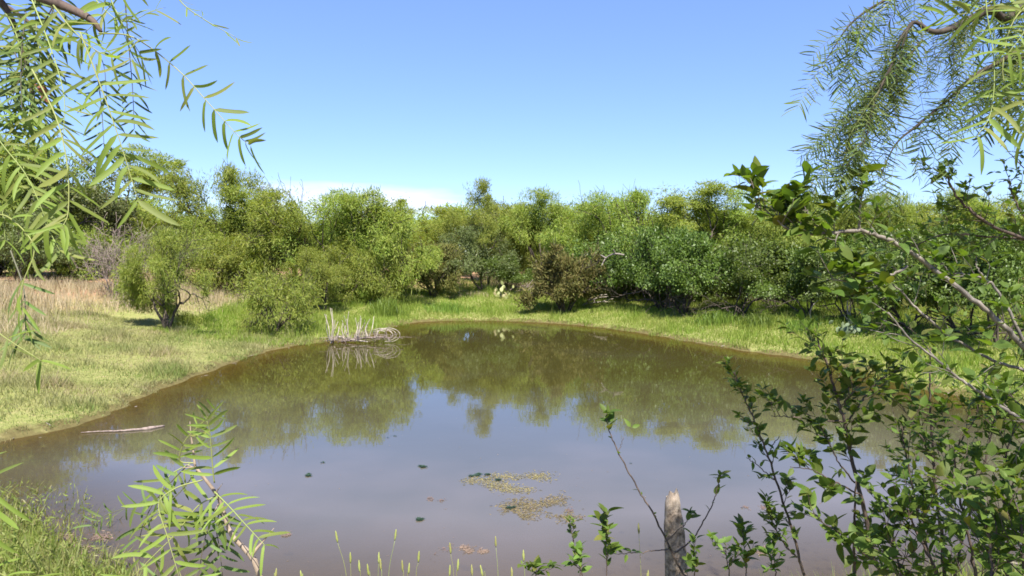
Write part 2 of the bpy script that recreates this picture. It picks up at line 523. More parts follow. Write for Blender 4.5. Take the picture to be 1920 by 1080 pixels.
idx = np.arange(ni * nj).reshape(ni, nj)
F = np.stack([idx[:-1, :-1], idx[1:, :-1], idx[1:, 1:], idx[:-1, 1:]], -1).reshape(-1, 4)
keep = (wsd[F] < 0.25).any(1)
wme = big_mesh("water", np.stack([WX.ravel(), WY.ravel(), np.zeros(WX.size)], 1), F[keep], m, smooth=True)
a_ = wme.attributes.new("shore", 'FLOAT', 'POINT')
a_.data.foreach_set("value", wsd.astype(np.float32))
tag(link("water", wme), kind="structure")

def to_px(P):
    P = np.atleast_2d(P)
    d = P - np.array([0, 0, CAMZ])
    fw = d[:, 1] * CP - d[:, 2] * SP
    up = d[:, 1] * SP + d[:, 2] * CP
    return 960 + FPX * d[:, 0] / np.maximum(fw, 0.05), 540 - FPX * up / np.maximum(fw, 0.05), fw

# ------------------------------------------------------------------ grasses
def blades(P, h, w, lean, segs=1):
    n_ = len(P)
    az = rng.uniform(0, 2 * np.pi, n_)
    side = np.stack([np.cos(az), np.sin(az), np.zeros(n_)], 1)
    la = rng.uniform(0, 2 * np.pi, n_)
    ld = np.stack([np.cos(la), np.sin(la), np.zeros(n_)], 1) * (lean * h)[:, None]
    up = np.array([0, 0, 1.0])
    w2 = (w * 0.5)[:, None]
    if segs == 1:
        V = np.stack([P - side * w2, P + side * w2, P + up * h[:, None] + ld], 1)
        return V.reshape(-1, 3), np.arange(n_ * 3).reshape(n_, 3)
    mid = P + up * (h * 0.6)[:, None] + ld * 0.35
    tip = P + up * (h * 0.95)[:, None] + ld
    V = np.stack([P - side * w2, P + side * w2, mid + side * w2 * 0.75, mid - side * w2 * 0.75, tip + side * w2 * .12, tip - side * w2 * .12], 1)
    b = np.arange(n_)[:, None] * 6
    F_ = np.concatenate([b + np.array([[0, 1, 2, 3]]), b + np.array([[3, 2, 4, 5]])], 0)
    return V.reshape(-1, 3), F_

def scatter(n_, x0, x1, y0, y1, lo, hi, fn=None):
    x = rng.uniform(x0, x1, n_); y = rng.uniform(y0, y1, n_)
    s = sdist(x, y)
    k = (s > lo) & (s < hi) & (np.abs(x) < y * 0.92 + 2.0)
    if fn is not None:
        k &= fn(x, y, s)
    x, y, s = x[k], y[k], s[k]
    return np.stack([x, y, height(x, y, s) - 0.005], 1), s

def join_vf(parts):
    V, F_, o = [], [], 0
    for v_, f_ in parts:
        V.append(v_); F_.append(f_ + o); o += len(v_)
    return np.vstack(V), np.vstack(F_)

# short green grass on the far and right banks
left_side = lambda x, y: x < -2.6 + 0.0 * y
P1, s1 = scatter(340000, -9, 14, 9, 33, -0.4, 8.5, lambda x, y, s: ((s > 0.02) | (vnoise(x * 1.6, y * 1.6, 81) + s > 0.42)) & ((x > -4.5) | (y > 17)) & (rng.random(len(x)) < np.where(s < 6, 1, 0.3) ))
hh = rng.uniform(0.05, 0.15, len(P1)) * (1 + 1.1 * (rng.random(len(P1)) < 0.03)) * (1 + 0.9 * (vnoise(P1[:, 0] * 2.1, P1[:, 1] * 2.1, 77) > 0.74)) * (0.55 + 0.9 * vnoise(P1[:, 0] * 1.3, P1[:, 1] * 1.3, 3)) * np.where(s1 < 0.4, 0.7, 1) * (1 + 0.8 * sm(3, 6, s1))
V, F = blades(P1, hh, rng.uniform(0.012, 0.024, len(P1)), rng.uniform(0.1, 0.7, len(P1)))
tag(link("grass", big_mesh("grass", V, F, M['grass'])), "short bright green grass round the far and eastern edge of the pond", "grass", kind="stuff")
# patchy grass on the left bank
P1, s1 = scatter(450000, -17, -1.5, 4.5, 21, -0.35, 9.0, lambda x, y, s: ((s > 0.02) | (vnoise(x * 1.8, y * 1.8, 83) + s > 0.45)) & (y < 18.5) & (rng.random(len(x)) < 0.45 + 0.75 * vnoise(x * 0.8, y * 0.8, 21)))
hh = rng.uniform(0.02, 0.075, len(P1)) * (1 + 1.6 * (rng.random(len(P1)) < 0.03)) * (1 + 1.2 * (vnoise(P1[:, 0] * 1.9, P1[:, 1] * 1.9, 78) > 0.76)) * (0.35 + 1.5 * vnoise(P1[:, 0] * 1.1, P1[:, 1] * 1.1, 5) ** 1.5)
V, F = blades(P1, hh, rng.uniform(0.008, 0.017, len(P1)), rng.uniform(0.2, 0.9, len(P1)))
tag(link("bank_grass", big_mesh("bank_grass", V, F, M['bankgrass'])), "patchy green and straw coloured grass on the sloping bank", "grass", kind="stuff")
# tall dry grass above it
P1, s1 = scatter(170000, -24, -1.0, 12, 30, 3.9, 11, lambda x, y, s: (vnoise(x * 0.7, y * 0.7, 31) + 0.35 * rng.random(len(x)) + 0.08 * (s - 5) > 0.52) & (rng.random(len(x)) < 0.75))
hh = rng.uniform(0.15, 0.46, len(P1)) * (0.2 + 1.3 * vnoise(P1[:, 0] * 0.9, P1[:, 1] * 0.9, 8) ** 1.3) * (0.35 + 0.65 * sm(3.9, 6, s1))
V, F = blades(P1, hh, rng.uniform(0.012, 0.022, len(P1)), rng.uniform(0.1, 0.6, len(P1)))
P2, s2 = scatter(60000, -1.5, 9, 22, 36, 5.0, 12, lambda x, y, s: (vnoise(x * 0.6, y * 0.6, 37) + 0.3 * rng.random(len(x)) > 0.75))
hh = rng.uniform(0.12, 0.4, len(P2))
V2, F2 = blades(P2, hh, rng.uniform(0.015, 0.025, len(P2)), rng.uniform(0.2, 0.8, len(P2)))
V, F = join_vf([(V, F), (V2, F2)])
tag(link("dry_grass", big_mesh("dry_grass", V, F, M['straw'])), "tall dry straw coloured grass under the trees", "grass", kind="stuff")

def weed_patch(px, py, halfw_px, depth_m, hgt, n_, label, name="weed_tuft", mat='weeds', Y=None):
    p0 = ground_at(px, py) if Y is None else np.array([at_y(px, py, Y)[0], Y, 0])
    Y0 = p0[1]
    hw = halfw_px * Y0 / FPX
    q = rng.normal(0, 1, (n_, 2)) * np.array([hw * 0.5, depth_m * 0.5])
    x, y = p0[0] + q[:, 0], Y0 + q[:, 1]
    P_ = np.stack([x, y, height(x, y) - 0.01], 1)
    h_ = hgt * rng.uniform(0.4, 1, n_) * np.exp(-0.35 * (q[:, 0] / (hw * 0.6)) ** 2)
    v_, f_ = blades(P_, h_, rng.uniform(0.016, 0.035, n_), rng.uniform(0.05, 0.5, n_), 2)
    base = np.array([p0[0], Y0, H(p0[0], Y0)])
    o = link(name, big_mesh(name, v_ - base, f_, M[mat]), None, base)
    return tag(o, label, "weeds", kind="stuff")

def ground_at(px, py):
    r = ray(px, py)
    t = np.linspace(2, 70, 1400)
    P_ = np.array([0, 0, CAMZ]) + r * t[:, None]
    h_ = height(P_[:, 0], P_[:, 1])
    k = np.argmax(np.maximum(h_, 0) >= P_[:, 2])
    return P_[k] if k else P_[-1]

weed_patch(725, 560, 42, 0.8, 0.75, 500, "upright dark green weed clump on the far bank behind the dead brush", Y=24.5)
weed_patch(840, 562, 60, 0.7, 0.38, 500, "low bright green weed strip in front of the bare earth", Y=26.0)
weed_patch(1345, 606, 50, 0.7, 0.42, 600, "dark green weed clump in the shade beneath the hackberry bushes")
weed_patch(1425, 610, 45, 0.7, 0.40, 500, "mid green weed clump on the grass by the shaded bushes")
weed_patch(1500, 618, 40, 0.6, 0.35, 400, "taller yellowish green weed clump at the end of the shaded strip")

# waterside weeds at the near left corner, partly standing in the shallows
n_ = 9000
x = rng.uniform(-6.5, -2.2, n_); y = rng.uniform(3.4, 8.2, n_)
s_ = sdist(x, y)
k = (s_ > -0.55) & (s_ < 2.2) & (rng.random(n_) < np.where(s_ < 0, 0.10 + 0.5 * vnoise(x * 2, y * 2, 44) ** 2, 0.9)) & (x < -0.62 * y + 0.3)
x, y, s_ = x[k], y[k], s_[k]
P_ = np.stack([x, y, np.maximum(height(x, y, s_), -0.12)], 1)
V, F = blades(P_, rng.uniform(0.06, 0.24, len(x)), rng.uniform(0.006, 0.014, len(x)), rng.uniform(0.1, 0.8, len(x)), 2)
# little leaves on the stems
k2 = rng.integers(0, len(P_), 9000)
lp = P_[k2] + np.stack([rng.normal(0, .03, 9000), rng.normal(0, .03, 9000), rng.uniform(0.03, 0.2, 9000)], 1)
def leaf_quads(P_, L, W, D, N):
    """diamond shaped leaves: base, side, tip, side"""
    D = unit(D)
    S = unit(np.cross(D, N))
    L, W = L[:, None], W[:, None]
    V_ = np.stack([P_, P_ + D * L * 0.5 + S * W * 0.5, P_ + D * L, P_ + D * L * 0.5 - S * W * 0.5], 1)
    return V_.reshape(-1, 3), np.arange(len(P_) * 4).reshape(-1, 4)
D_ = rng.normal(0, 1, (9000, 3)) + np.array([0, 0, 0.8])
V2, F2 = leaf_quads(lp, rng.uniform(0.025, 0.06, 9000), rng.uniform(0.006, 0.014, 9000), D_, rng.normal(0, 1, (9000, 3)) + np.array([0, 0, 1.0]))
V, F = join_vf([(V, F), (V2, F2)])
tag(link("waterside_weeds", big_mesh("waterside_weeds", V, F, M['nearweeds'])), "leafy green weeds growing out of the shallows at the near corner of the pond", "weeds", kind="stuff")
# short grass on the near bank
P1, s1 = scatter(60000, -5, 5, 1.6, 5.5, 0.0, 3.2)
V, F = blades(P1, rng.uniform(0.05, 0.2, len(P1)), rng.uniform(0.004, 0.008, len(P1)), rng.uniform(0.1, 0.7, len(P1)))
tag(link("near_bank_grass", big_mesh("near_bank_grass", V, F, M['nearweeds'])), "grass on the near bank below the camera", "grass", kind="stuff")

# ------------------------------------------------------------------ trees: skeletons and crowns
def skeleton(r, nstem, hgt, lean, levels=4, split=(2, 3), decay=0.72, wig=0.16, r0=0.09, up=0.12, first=0.3):
    """returns branch polylines [(pts, radii, level)] for a tree about hgt tall"""
    out_ = []
    L0 = hgt * first
    def grow(p0, d, L, rad, lev):
        k = 5
        pts = [p0]
        for i in range(k):
            d = unit(d + r.normal(0, wig, 3) + np.array([0, 0, up * (0.4 if lev > 1 else 1)]))
            pts.append(pts[-1] + d * L / k)
        pts = np.array(pts)
        out_.append((pts, np.linspace(rad, rad * 0.62, k + 1), lev))
        if lev < levels:
            for j in range(r.integers(split[0], split[1] + 1)):
                a = r.uniform(0, 2 * np.pi)
                perp = unit(np.cross(d, r.normal(0, 1, 3)))
                ang = r.uniform(0.35, 0.95)
                nd = unit(d * math.cos(ang) + perp * math.sin(ang))
                q = pts[-1] if j < 2 else pts[r.integers(2, k)]
                grow(q, nd, L * decay * r.uniform(0.75, 1.2), rad * 0.6, lev + 1)
    for s in range(nstem):
        a = 2 * np.pi * (s + r.uniform(-0.3, 0.3)) / nstem
        d = unit(np.array([math.cos(a) * lean, math.sin(a) * lean, 1.0]))
        grow(np.array([math.cos(a) * 0.06, math.sin(a) * 0.06, -0.1]), d, L0 * r.uniform(0.85, 1.15), r0 * r.uniform(0.7, 1), 1)
    return out_

def tree_meshes(seed, kind):
    r = np.random.default_rng(seed)
    if kind == 'mesquite':
        sk = skeleton(r, int(r.integers(3, 5)), 5.0, 0.55, 5, (2, 3), 0.80, 0.17, 0.10, 0.07, 0.25)
        num, sig, L, W, droop, mat = 33000, 0.20, (0.08, 0.17), (0.017, 0.033), -0.45, M['mesq_far']
        minlev, nhub, fh = 3, 110, 0.74
    elif kind == 'lowmesquite':
        sk = skeleton(r, 6, 3.0, 0.9, 5, (2, 3), 0.82, 0.17, 0.05, 0.03, 0.22)
        num, sig, L, W, droop, mat = 21000, 0.16, (0.08, 0.15), (0.016, 0.03), -0.6, M['mesq_far']
        minlev, nhub, fh = 2, 90, 0.65
    elif kind == 'sparsemesquite':
        sk = skeleton(r, 6, 3.0, 0.8, 5, (2, 3), 0.82, 0.2, 0.045, 0.02, 0.2)
        num, sig, L, W, droop, mat = 9500, 0.17, (0.08, 0.16), (0.016, 0.03), -0.6, M['mesq_far']
        minlev, nhub, fh = 3, 60, 0.6
    elif kind == 'open':
        sk = skeleton(r, int(r.integers(1, 3)), 5.4, 0.3, 5, (2, 2), 0.80, 0.24, 0.09, 0.10, 0.33)
        num, sig, L, W, droop, mat = 14000, 0.19, (0.08, 0.16), (0.018, 0.034), -0.3, M['mesq_far']
        minlev, nhub, fh = 4, 45, 0.75
    elif kind == 'hackberry':
        sk = skeleton(r, int(r.integers(4, 6)), 4.2, 0.85, 5, (2, 3), 0.78, 0.2, 0.06, 0.0, 0.25)
        num, sig, L, W, droop, mat = 24000, 0.22, (0.07, 0.12), (0.045, 0.075), -0.25, M['hack_far']
        minlev, nhub, fh = 2, 100, 0.72
    elif kind == 'addedhackberry':
        sk = skeleton(r, 6, 3.0, 0.8, 5, (2, 3), 0.80, 0.2, 0.05, 0.0, 0.24)
        num, sig, L, W, droop, mat = 20000, 0.2, (0.07, 0.12), (0.045, 0.075), -0.25, M['hack_far']
        minlev, nhub, fh = 2, 90, 0.6
    elif kind == 'dull':
        sk = skeleton(r, int(r.integers(3, 5)), 4.6, 0.5, 5, (2, 3), 0.78, 0.18, 0.07, 0.06, 0.25)
        num, sig, L, W, droop, mat = 20000, 0.22, (0.07, 0.13), (0.03, 0.05), -0.2, M['oak_far']
        minlev, nhub, fh = 3, 90, 0.65
    elif kind == 'juniper':
        sk = skeleton(r, 7, 2.8, 0.6, 4, (3, 4), 0.74, 0.12, 0.045, 0.06, 0.25)
        num, sig, L, W, droop, mat = 22000, 0.09, (0.07, 0.13), (0.022, 0.036), 0.5, M['juniper']
        minlev, nhub, fh = 1, 160, 0.7
    elif kind == 'brush':
        sk = skeleton(r, 9, 2.6, 0.45, 5, (2, 3), 0.76, 0.12, 0.022, 0.10, 0.28)
        num, sig, L, W, droop, mat = 900, 0.15, (0.05, 0.1), (0.015, 0.03), -0.1, M['oak_far']
        minlev, nhub, fh = 4, 20, 0.3
    tb = Tubes()
    anchors = []
    for pts, rad, lev in sk:
        tb.add(pts, np.maximum(rad, 0.006), 6 if lev < 3 else 4)
        if lev >= minlev:
            anchors.append(pts[1:])
    A = np.vstack(anchors)
    n_ = num
    c = A[r.integers(0, len(A), n_)]
    # clumped: most leaves gather round a limited number of twig ends
    hub = A[r.integers(0, len(A), nhub)]
    hk = r.random(n_) < fh
    c = np.where(hk[:, None], hub[r.integers(0, len(hub), n_)], c)
    g_ = r.normal(0, 1, (n_, 3))
    g_ *= np.minimum(1, 1.75 / (np.linalg.norm(g_, axis=1, keepdims=True) + 1e-6)) * 1.12
    g_ *= np.clip(np.exp(r.normal(0, 0.4, len(A))), 0.4, 1.45)[np.minimum((vnoise(c[:, 0] * 3, c[:, 1] * 3 + c[:, 2] * 2, seed) * len(A)).astype(int), len(A) - 1)][:, None]
    P_ = c + g_ * sig * np.array([1, 1, 0.62])
    ctr = A.mean(0)
    D_ = unit(P_ - ctr) * 0.8 + r.normal(0, 0.75, (n_, 3)) + np.array([0, 0, droop])
    N_ = r.normal(0, 0.6, (n_, 3)) + unit(P_ - ctr) * 0.65 + np.array([0, 0, 0.65])
    P_[:, 2] = np.maximum(P_[:, 2], 0.05)
    lowest = {'hackberry': 0.75, 'dull': 0.5}.get(kind, 0)
    kp = (P_[:, 2] > lowest + 0.35 * r.random(n_)) & (P_[:, 2] < np.percentile(P_[:, 2], 99.2))
    P_, D_, N_ = P_[kp], D_[kp], N_[kp]
    n_ = len(P_)
    V_, F_ = leaf_quads(P_, r.uniform(*L, n_) * np.exp(r.normal(0, 0.3, n_)), r.uniform(*W, n_) * np.exp(r.normal(0, 0.3, n_)), D_, N_)
    crown = big_mesh(kind + "_crown", V_, F_, mat)
    tm = tb.mesh(kind + "_trunk", M['deadtwig'] if kind == 'brush' else M['bark'])
    top = np.percentile(P_[:, 2], 99.5) if n_ else A[:, 2].max()
    if kind == 'brush':
        top = A[:, 2].max()
    q = np.percentile(np.abs(P_[:, :2] - ctr[:2]), 93)
    return dict(crown=crown, trunk=tm, top=top, rad=q, cx=ctr[0], cy=ctr[1])

VAR = {k: [tree_meshes(s, k) for s in seeds] for k, seeds in dict(
    mesquite=(1, 2, 3, 4, 5, 6), open=(21, 22, 23), hackberry=(31, 32, 33, 34), addedhackberry=(81, 82), dull=(41, 42), lowmesquite=(71, 72, 73), sparsemesquite=(91,), juniper=(51, 52), brush=(61, 62)).items()}
NAMES = dict(mesquite="mesquite_tree", open="mesquite_tree", hackberry="hackberry_bush", addedhackberry="hackberry_bush", dull="oak_tree", lowmesquite="mesquite_bush", sparsemesquite="mesquite_bush", juniper="juniper_bush", brush="bare_brush")

def tree(kind, vi, px, top_py, halfw, Y, label, cat="tree", group=None, rot=None):
    v_ = VAR[kind][vi % len(VAR[kind])]
    x = at_y(px, 480, Y)[0]
    g = H(x, Y)
    top = at_y(px, top_py, Y)[2]
    sz = (top - g) / v_['top']
    sx = halfw * Y / FPX / v_['rad']
    sx = min(max(sx, sz * 0.6), sz * 1.6)
    a = rng.uniform(0, 6.28) if rot is None else rot
    ox, oy = v_['cx'] * sx, v_['cy'] * sx
    x -= ox * math.cos(a) - oy * math.sin(a)
    yy = Y - (ox * math.sin(a) + oy * math.cos(a))
    t = thing(NAMES[kind], (x, yy, H(x, yy)), label, cat, group)
    t.rotation_euler = (0, 0, a)
    t.scale = (sx, sx, sz)
    link("trunk", v_['trunk'], t)
    link("crown", v_['crown'], t)
    return t

T = [
 # kind, variant, px, top y, half width px, depth, label
 ('mesquite', 0, 10, 268, 95, 25, "tall mesquite at the edge behind the hanging leaf fronds"),
 ('dull', 0, 135, 292, 85, 27, "olive green tree behind the bare grey brush"),
 ('open', 0, 287, 276, 62, 33, "tall thin topped tree rising behind the bare grey brush"),
 ('mesquite', 1, 385, 322, 80, 28, "big rounded yellow green mesquite behind the small lone tree"),
 ('mesquite', 2, 470, 358, 72, 27, "yellow green mesquite next to the big rounded one, over the dry grass"),
 ('mesquite', 3, 560, 366, 75, 26, "drooping mesquite with a dark bare limb leaning out of it"),
 ('mesquite', 4, 645, 372, 66, 27, "dense mesquite behind the dead brush in the water"),
 ('mesquite', 5, 715, 365, 68, 27.5, "yellow green mesquite behind the upright dark green weeds"),
 ('open', 1, 785, 378, 48, 34, "open crowned mesquite showing sky through its limbs beside the low cloud"),
 ('open', 2, 885, 346, 62, 31, "tall airy mesquite above the bare patch of earth"),
 ('mesquite', 0, 950, 378, 52, 33, "mesquite between the tall airy tree and the higher round top"),
 ('mesquite', 2, 1012, 360, 62, 32, "round topped mesquite directly behind the large brown juniper"),
 ('mesquite', 1, 1105, 370, 60, 30, "mesquite above the bleached bent limb"),
 ('mesquite', 4, 1195, 362, 60, 28, "mesquite with a pointed top before the twisted tall tree"),
 ('open', 0, 1308, 336, 66, 27, "tall twisted mesquite with bare crooked limbs standing above the skyline"),
 ('mesquite', 3, 1385, 362, 62, 27, "mesquite beside the twisted tall tree over the dark green bushes"),
 ('mesquite', 5, 1455, 366, 62, 25, "yellow green mesquite behind the large leaves of the near branch tip"),
 ('mesquite', 0, 1535, 384, 62, 24, "mesquite seen behind the upright leaf sprig"),
 ('mesquite', 2, 1620, 366, 62, 23, "pale mesquite behind the fork of the long grey branch"),
 ('mesquite', 1, 1720, 366, 70, 22, "mesquite behind the star leaved twigs"),
 ('mesquite', 4, 1815, 372, 70, 21, "mesquite beneath the small round leaves in the sky"),
 ('mesquite', 3, 1915, 362, 70, 20, "mesquite at the edge behind the thick bush"),
]
for k_, vi, px, ty, hw, Y, lb in T:
    tree(k_, vi, px, ty, hw * 1.18, Y, lb)
# understorey
U = [
 ('mesquite', 4, 303, 432, 62, 17.7, "small lone mesquite with a dark shadow beneath it on the left bank".replace(" on the left bank", " on the grassy bank"), "tree"),
 ('sparsemesquite', 0, 515, 505, 46, 18.8, "low drooping mesquite bush at the edge of the short grass", "bush"),
 ('mesquite', 5, 588, 462, 50, 23.5, "mid green mesquite with low shaded boughs behind the dead brush", "tree"),
 ('lowmesquite', 2, 690, 472, 40, 26.5, "short mesquite filling the gap beside the upright weeds", "tree"),
 ('juniper', 0, 815, 462, 42, 28.5, "narrower brown juniper beside the bare earth", "bush"),
 ('dull', 1, 893, 430, 58, 29.5, "dark dull green tree between the two brown junipers", "tree"),
 ('hackberry', 3, 955, 480, 45, 30, "dark green bush behind the pale prickly pear", "bush"),
 ('juniper', 1, 1058, 466, 54, 25.3, "broad rusty brown juniper spreading onto the grass", "bush"),
 ('hackberry', 0, 1215, 430, 72, 24.5, "dark green hackberry next to the bleached bent limb", "bush"),
 ('hackberry', 1, 1305, 440, 75, 22.5, "dense hackberry with black shade under its skirt", "bush"),
 ('hackberry', 2, 1400, 462, 72, 21.5, "dark leafy hackberry over the tall shaded weeds", "bush"),
 ('hackberry', 3, 1490, 470, 72, 20, "hackberry bush behind the curved dead sticks", "bush"),
 ('hackberry', 0, 1590, 470, 72, 19, "dark hackberry above the pale grey green prickly pear", "bush"),
 ('hackberry', 2, 1690, 440, 80, 17, "dark bush seen behind the middle of the long grey branch", "bush"),
 ('hackberry', 1, 1800, 430, 90, 15.5, "dark bush behind the upper end of the long grey branch", "bush"),
 ('hackberry', 3, 1920, 420, 100, 14, "dark bush at the edge behind the thick foliage", "bush"),
 ('brush', 0, 205, 395, 62, 21, "bare grey brown brush with upright twigs above the dry grass", "brush"),
 ('brush', 1, 235, 440, 45, 20, "smaller bare brown brush next to the small lone mesquite", "brush"),
 ('lowmesquite', 1, 430, 440, 70, 25, "mesquite bush under the big rounded mesquite, at the back of the tall dry grass", "bush"),
 ('dull', 0, 330, 430, 60, 25, "dull green bush in the gap behind the small lone mesquite", "bush"),
 ('lowmesquite', 0, 150, 425, 75, 26, "bushy mesquite low behind the bare grey brush", "bush"),
 ('lowmesquite', 2, -20, 415, 80, 25, "low mesquite at the edge below the tallest tree by the hanging fronds", "bush"),
 ('dull', 1, 60, 400, 80, 23, "dull green bush behind the hanging fronds and the dry grass", "bush"),
]
for k_, vi, px, ty, hw, Y, lb, cat in U:
    tree(k_, vi, px, ty, hw, Y, lb, cat)
for px, ty, Y, lb in ((1180, 440, 28, "hackberry added to block light directly behind the bleached bent limb"), (1265, 445, 26.5, "added light blocking hackberry in the second rank behind the grey brush tufts"),
                      (1350, 450, 25.5, "added light blocking hackberry in the second rank behind the tall shaded weeds"), (1445, 455, 24.5, "added light blocking hackberry in the second rank behind the yellowish weeds"),
                      (1545, 455, 23, "added light blocking hackberry in the second rank behind the curved dead sticks"), (1640, 440, 22, "added light blocking hackberry in the second rank behind the hooked dead sticks"),
                      (1745, 430, 19.5, "added light blocking hackberry in the second rank behind the thick bush")):
    tree('addedhackberry', int(px) % 3, px, ty, 85, Y, lb, "bush", "hackberries added to block the light behind")  # extra row added to block light coming through behind the hackberry bushes
# trees further back that only close the gaps of the front ones
for i, px in enumerate(np.linspace(-60, 1990, 27)):
    Y = 40 + rng.uniform(-2, 5) - (6 if px > 1500 else 0)
    tree('lowmesquite' if i % 3 else 'mesquite', i * 5 + 2, px, 398 + rng.uniform(-10, 16) - (45 if px < 330 else 0), 105, Y,
         "mesquite in the hidden row behind the front line of trees", "tree", "mesquites of the back row")


# ------------------------------------------------------------------ leaves, fronds, twigs
def leaf_mesh(name, hw, shape, curve, fold, droop, mat, segs=6, petiole=0.0, tip=1.0):
    """a leaf of unit length along +X, folded along its midrib"""
    V, F_ = [], []
    for i in range(segs + 1):
        t = i / segs
        x = petiole + (1 - petiole) * t
        if shape == 'ovate':
            w = hw * math.sin(math.pi * t ** 0.8) ** 0.8 * (1 - 0.15 * t)
        else:
            w = hw * min(1, (t / 0.10) ** 0.6 if t > 0 else 0.15) * min(1, ((1 - t) / 0.22) ** 0.6 if t < 1 else 0.04)
        w = max(w, 0.006)
        yc = curve * (x * x - 0.3 * x)
        zc = -droop * x * x
        V += [(x, yc - w, zc + fold * w), (x, yc, zc), (x, yc + w, zc + fold * w)]
    for i in range(segs):
        a = i * 3
        F_ += [(a, a + 3, a + 4, a + 1), (a + 1, a + 4, a + 5, a + 2)]
    if petiole:
        k = len(V)
        pw = 0.012
        V += [(0, -pw, 0), (0, pw, 0), (petiole, pw, -droop * petiole ** 2), (petiole, -pw, -droop * petiole ** 2)]
        F_.append((k, k + 1, k + 2, k + 3))
    me = big_mesh(name, np.array(V), np.array(F_), mat, smooth=True)
    return me, np.array(V), np.array(F_)

LEAFLET = {k: [leaf_mesh("leaflet", rng.uniform(0.047, 0.064), 'linear', c, 0.35, d, M[k], 7)
               for c, d in ((0.16, 0.1), (-0.16, 0.2), (0.32, 0.0), (-0.30, 0.15), (0.08, 0.35), (-0.08, 0.42), (0.22, 0.3), (-0.1, -0.15))] for k in ('leaflet', 'leaflet_dark')}
OVATE = {k: [leaf_mesh("leaf", rng.uniform(0.20, 0.27), 'ovate', c, 0.3, d, M[k], 6, 0.09)
             for c, d in ((0.0, 0.1), (0.08, 0.2), (-0.08, 0.15), (0.05, 0.3), (-0.04, 0.0), (0.0, 0.38))] for k in ('ovate', 'ovate_light')}

def place_or_join(items, bank, parent, origin, name, limit):
    """items: (pos, dir, normal, size, width factor). The largest `limit` become parts of their own, the rest one joined part."""
    order = sorted(range(len(items)), key=lambda i: -items[i][3])
    V, F_, o = [], [], 0
    for r_, i in enumerate(order):
        pos, d, nn, s, sw = items[i]
        me, Va, Fa = bank[random.randrange(len(bank))]
        if r_ < limit:
            link(name, me, parent, mat4=mat_from(np.asarray(pos) - origin, d, nn, s, s * sw))
        else:
            x, y, z = frame(d, nn)
            V.append((np.asarray(pos) - origin) + s * Va[:, :1] * x + s * sw * Va[:, 1:2] * y + s * Va[:, 2:] * z)
            F_.append(Fa + o)
            o += len(Va)
    if V:
        me = big_mesh("foliage", np.vstack(V), np.vstack(F_), bank[0][0].materials[0], smooth=True)
        ob = link("foliage", me, parent)
        ob["kind"] = "stuff"

def frond(root, origin, pts, d, n_pairs, Lpx, mat='leaflet', phi=(75, 40), tilt=0.5, start=0.08, own=True, sidebias=0.0, rad=0.0008, jit=0.12, lean=None, sw=1.0, pw=True):
    """a once-divided leaf: a thin stalk through the given points with paired leaflets"""
    d0, d1 = d if isinstance(d, tuple) else (d, d)
    k = len(pts)
    W3 = np.array([at(x, y, d0 + (d1 - d0) * i / max(1, k - 1)) for i, (x, y) in enumerate(pts)])
    C = catmull(W3, 26)
    base = C[0]
    tb = Tubes()
    tb.add(C, np.linspace(rad * 1.3, rad * 0.5, len(C)), 5)
    fo = link("frond", tb.mesh("frond", M['rachis' if mat == 'leaflet' else 'rachis_shaded'], base), root, base - origin)
    view = unit(np.array([0, 0, CAMZ]) - C[13])
    nrm = unit(view + rng.normal(0, tilt, 3) + (np.zeros(3) if lean is None else np.array(lean)))
    seglen = np.concatenate([[0], np.cumsum(np.linalg.norm(np.diff(C, axis=0), axis=1))])
    tot = seglen[-1]
    items = []
    dm = (d0 + d1) / 2
    for i in range(n_pairs):
        u_ = start + (1 - start) * i / max(1, n_pairs - 1)
        f_ = u_ * (len(C) - 1)
        j = min(int(f_), len(C) - 2)
        p_ = C[j] + (C[j + 1] - C[j]) * (f_ - j)
        t = unit(C[min(j + 2, len(C) - 1)] - C[max(j - 1, 0)])
        nn = unit(nrm - t * (nrm @ t))
        s_ = np.cross(nn, t)
        ph = math.radians(phi[0] + (phi[1] - phi[0]) * u_)
        Lw = Lpx(u_) if callable(Lpx) else Lpx
        for sgn in (-1, 1):
            if rng.random() < 0.03:
                continue
            a = ph + rng.normal(0, jit)
            dd = t * math.cos(a) + s_ * sgn * math.sin(a) + nn * rng.normal(0.05, 0.24) + np.array([0, 0, -0.04])
            n2 = nn + rng.normal(0, 0.28, 3) + np.array([0, 0, 0.35])
            q = p_ + t * rng.normal(0, 0.0012)
            items.append((q, dd, n2, Lw * dm / FPX * rng.uniform(0.74, 1.14), sw * rng.uniform(0.8, 1.15)))
    place_or_join(items, LEAFLET[mat], fo, base, "leaflet", 999 if own else 0)
    return len(items)

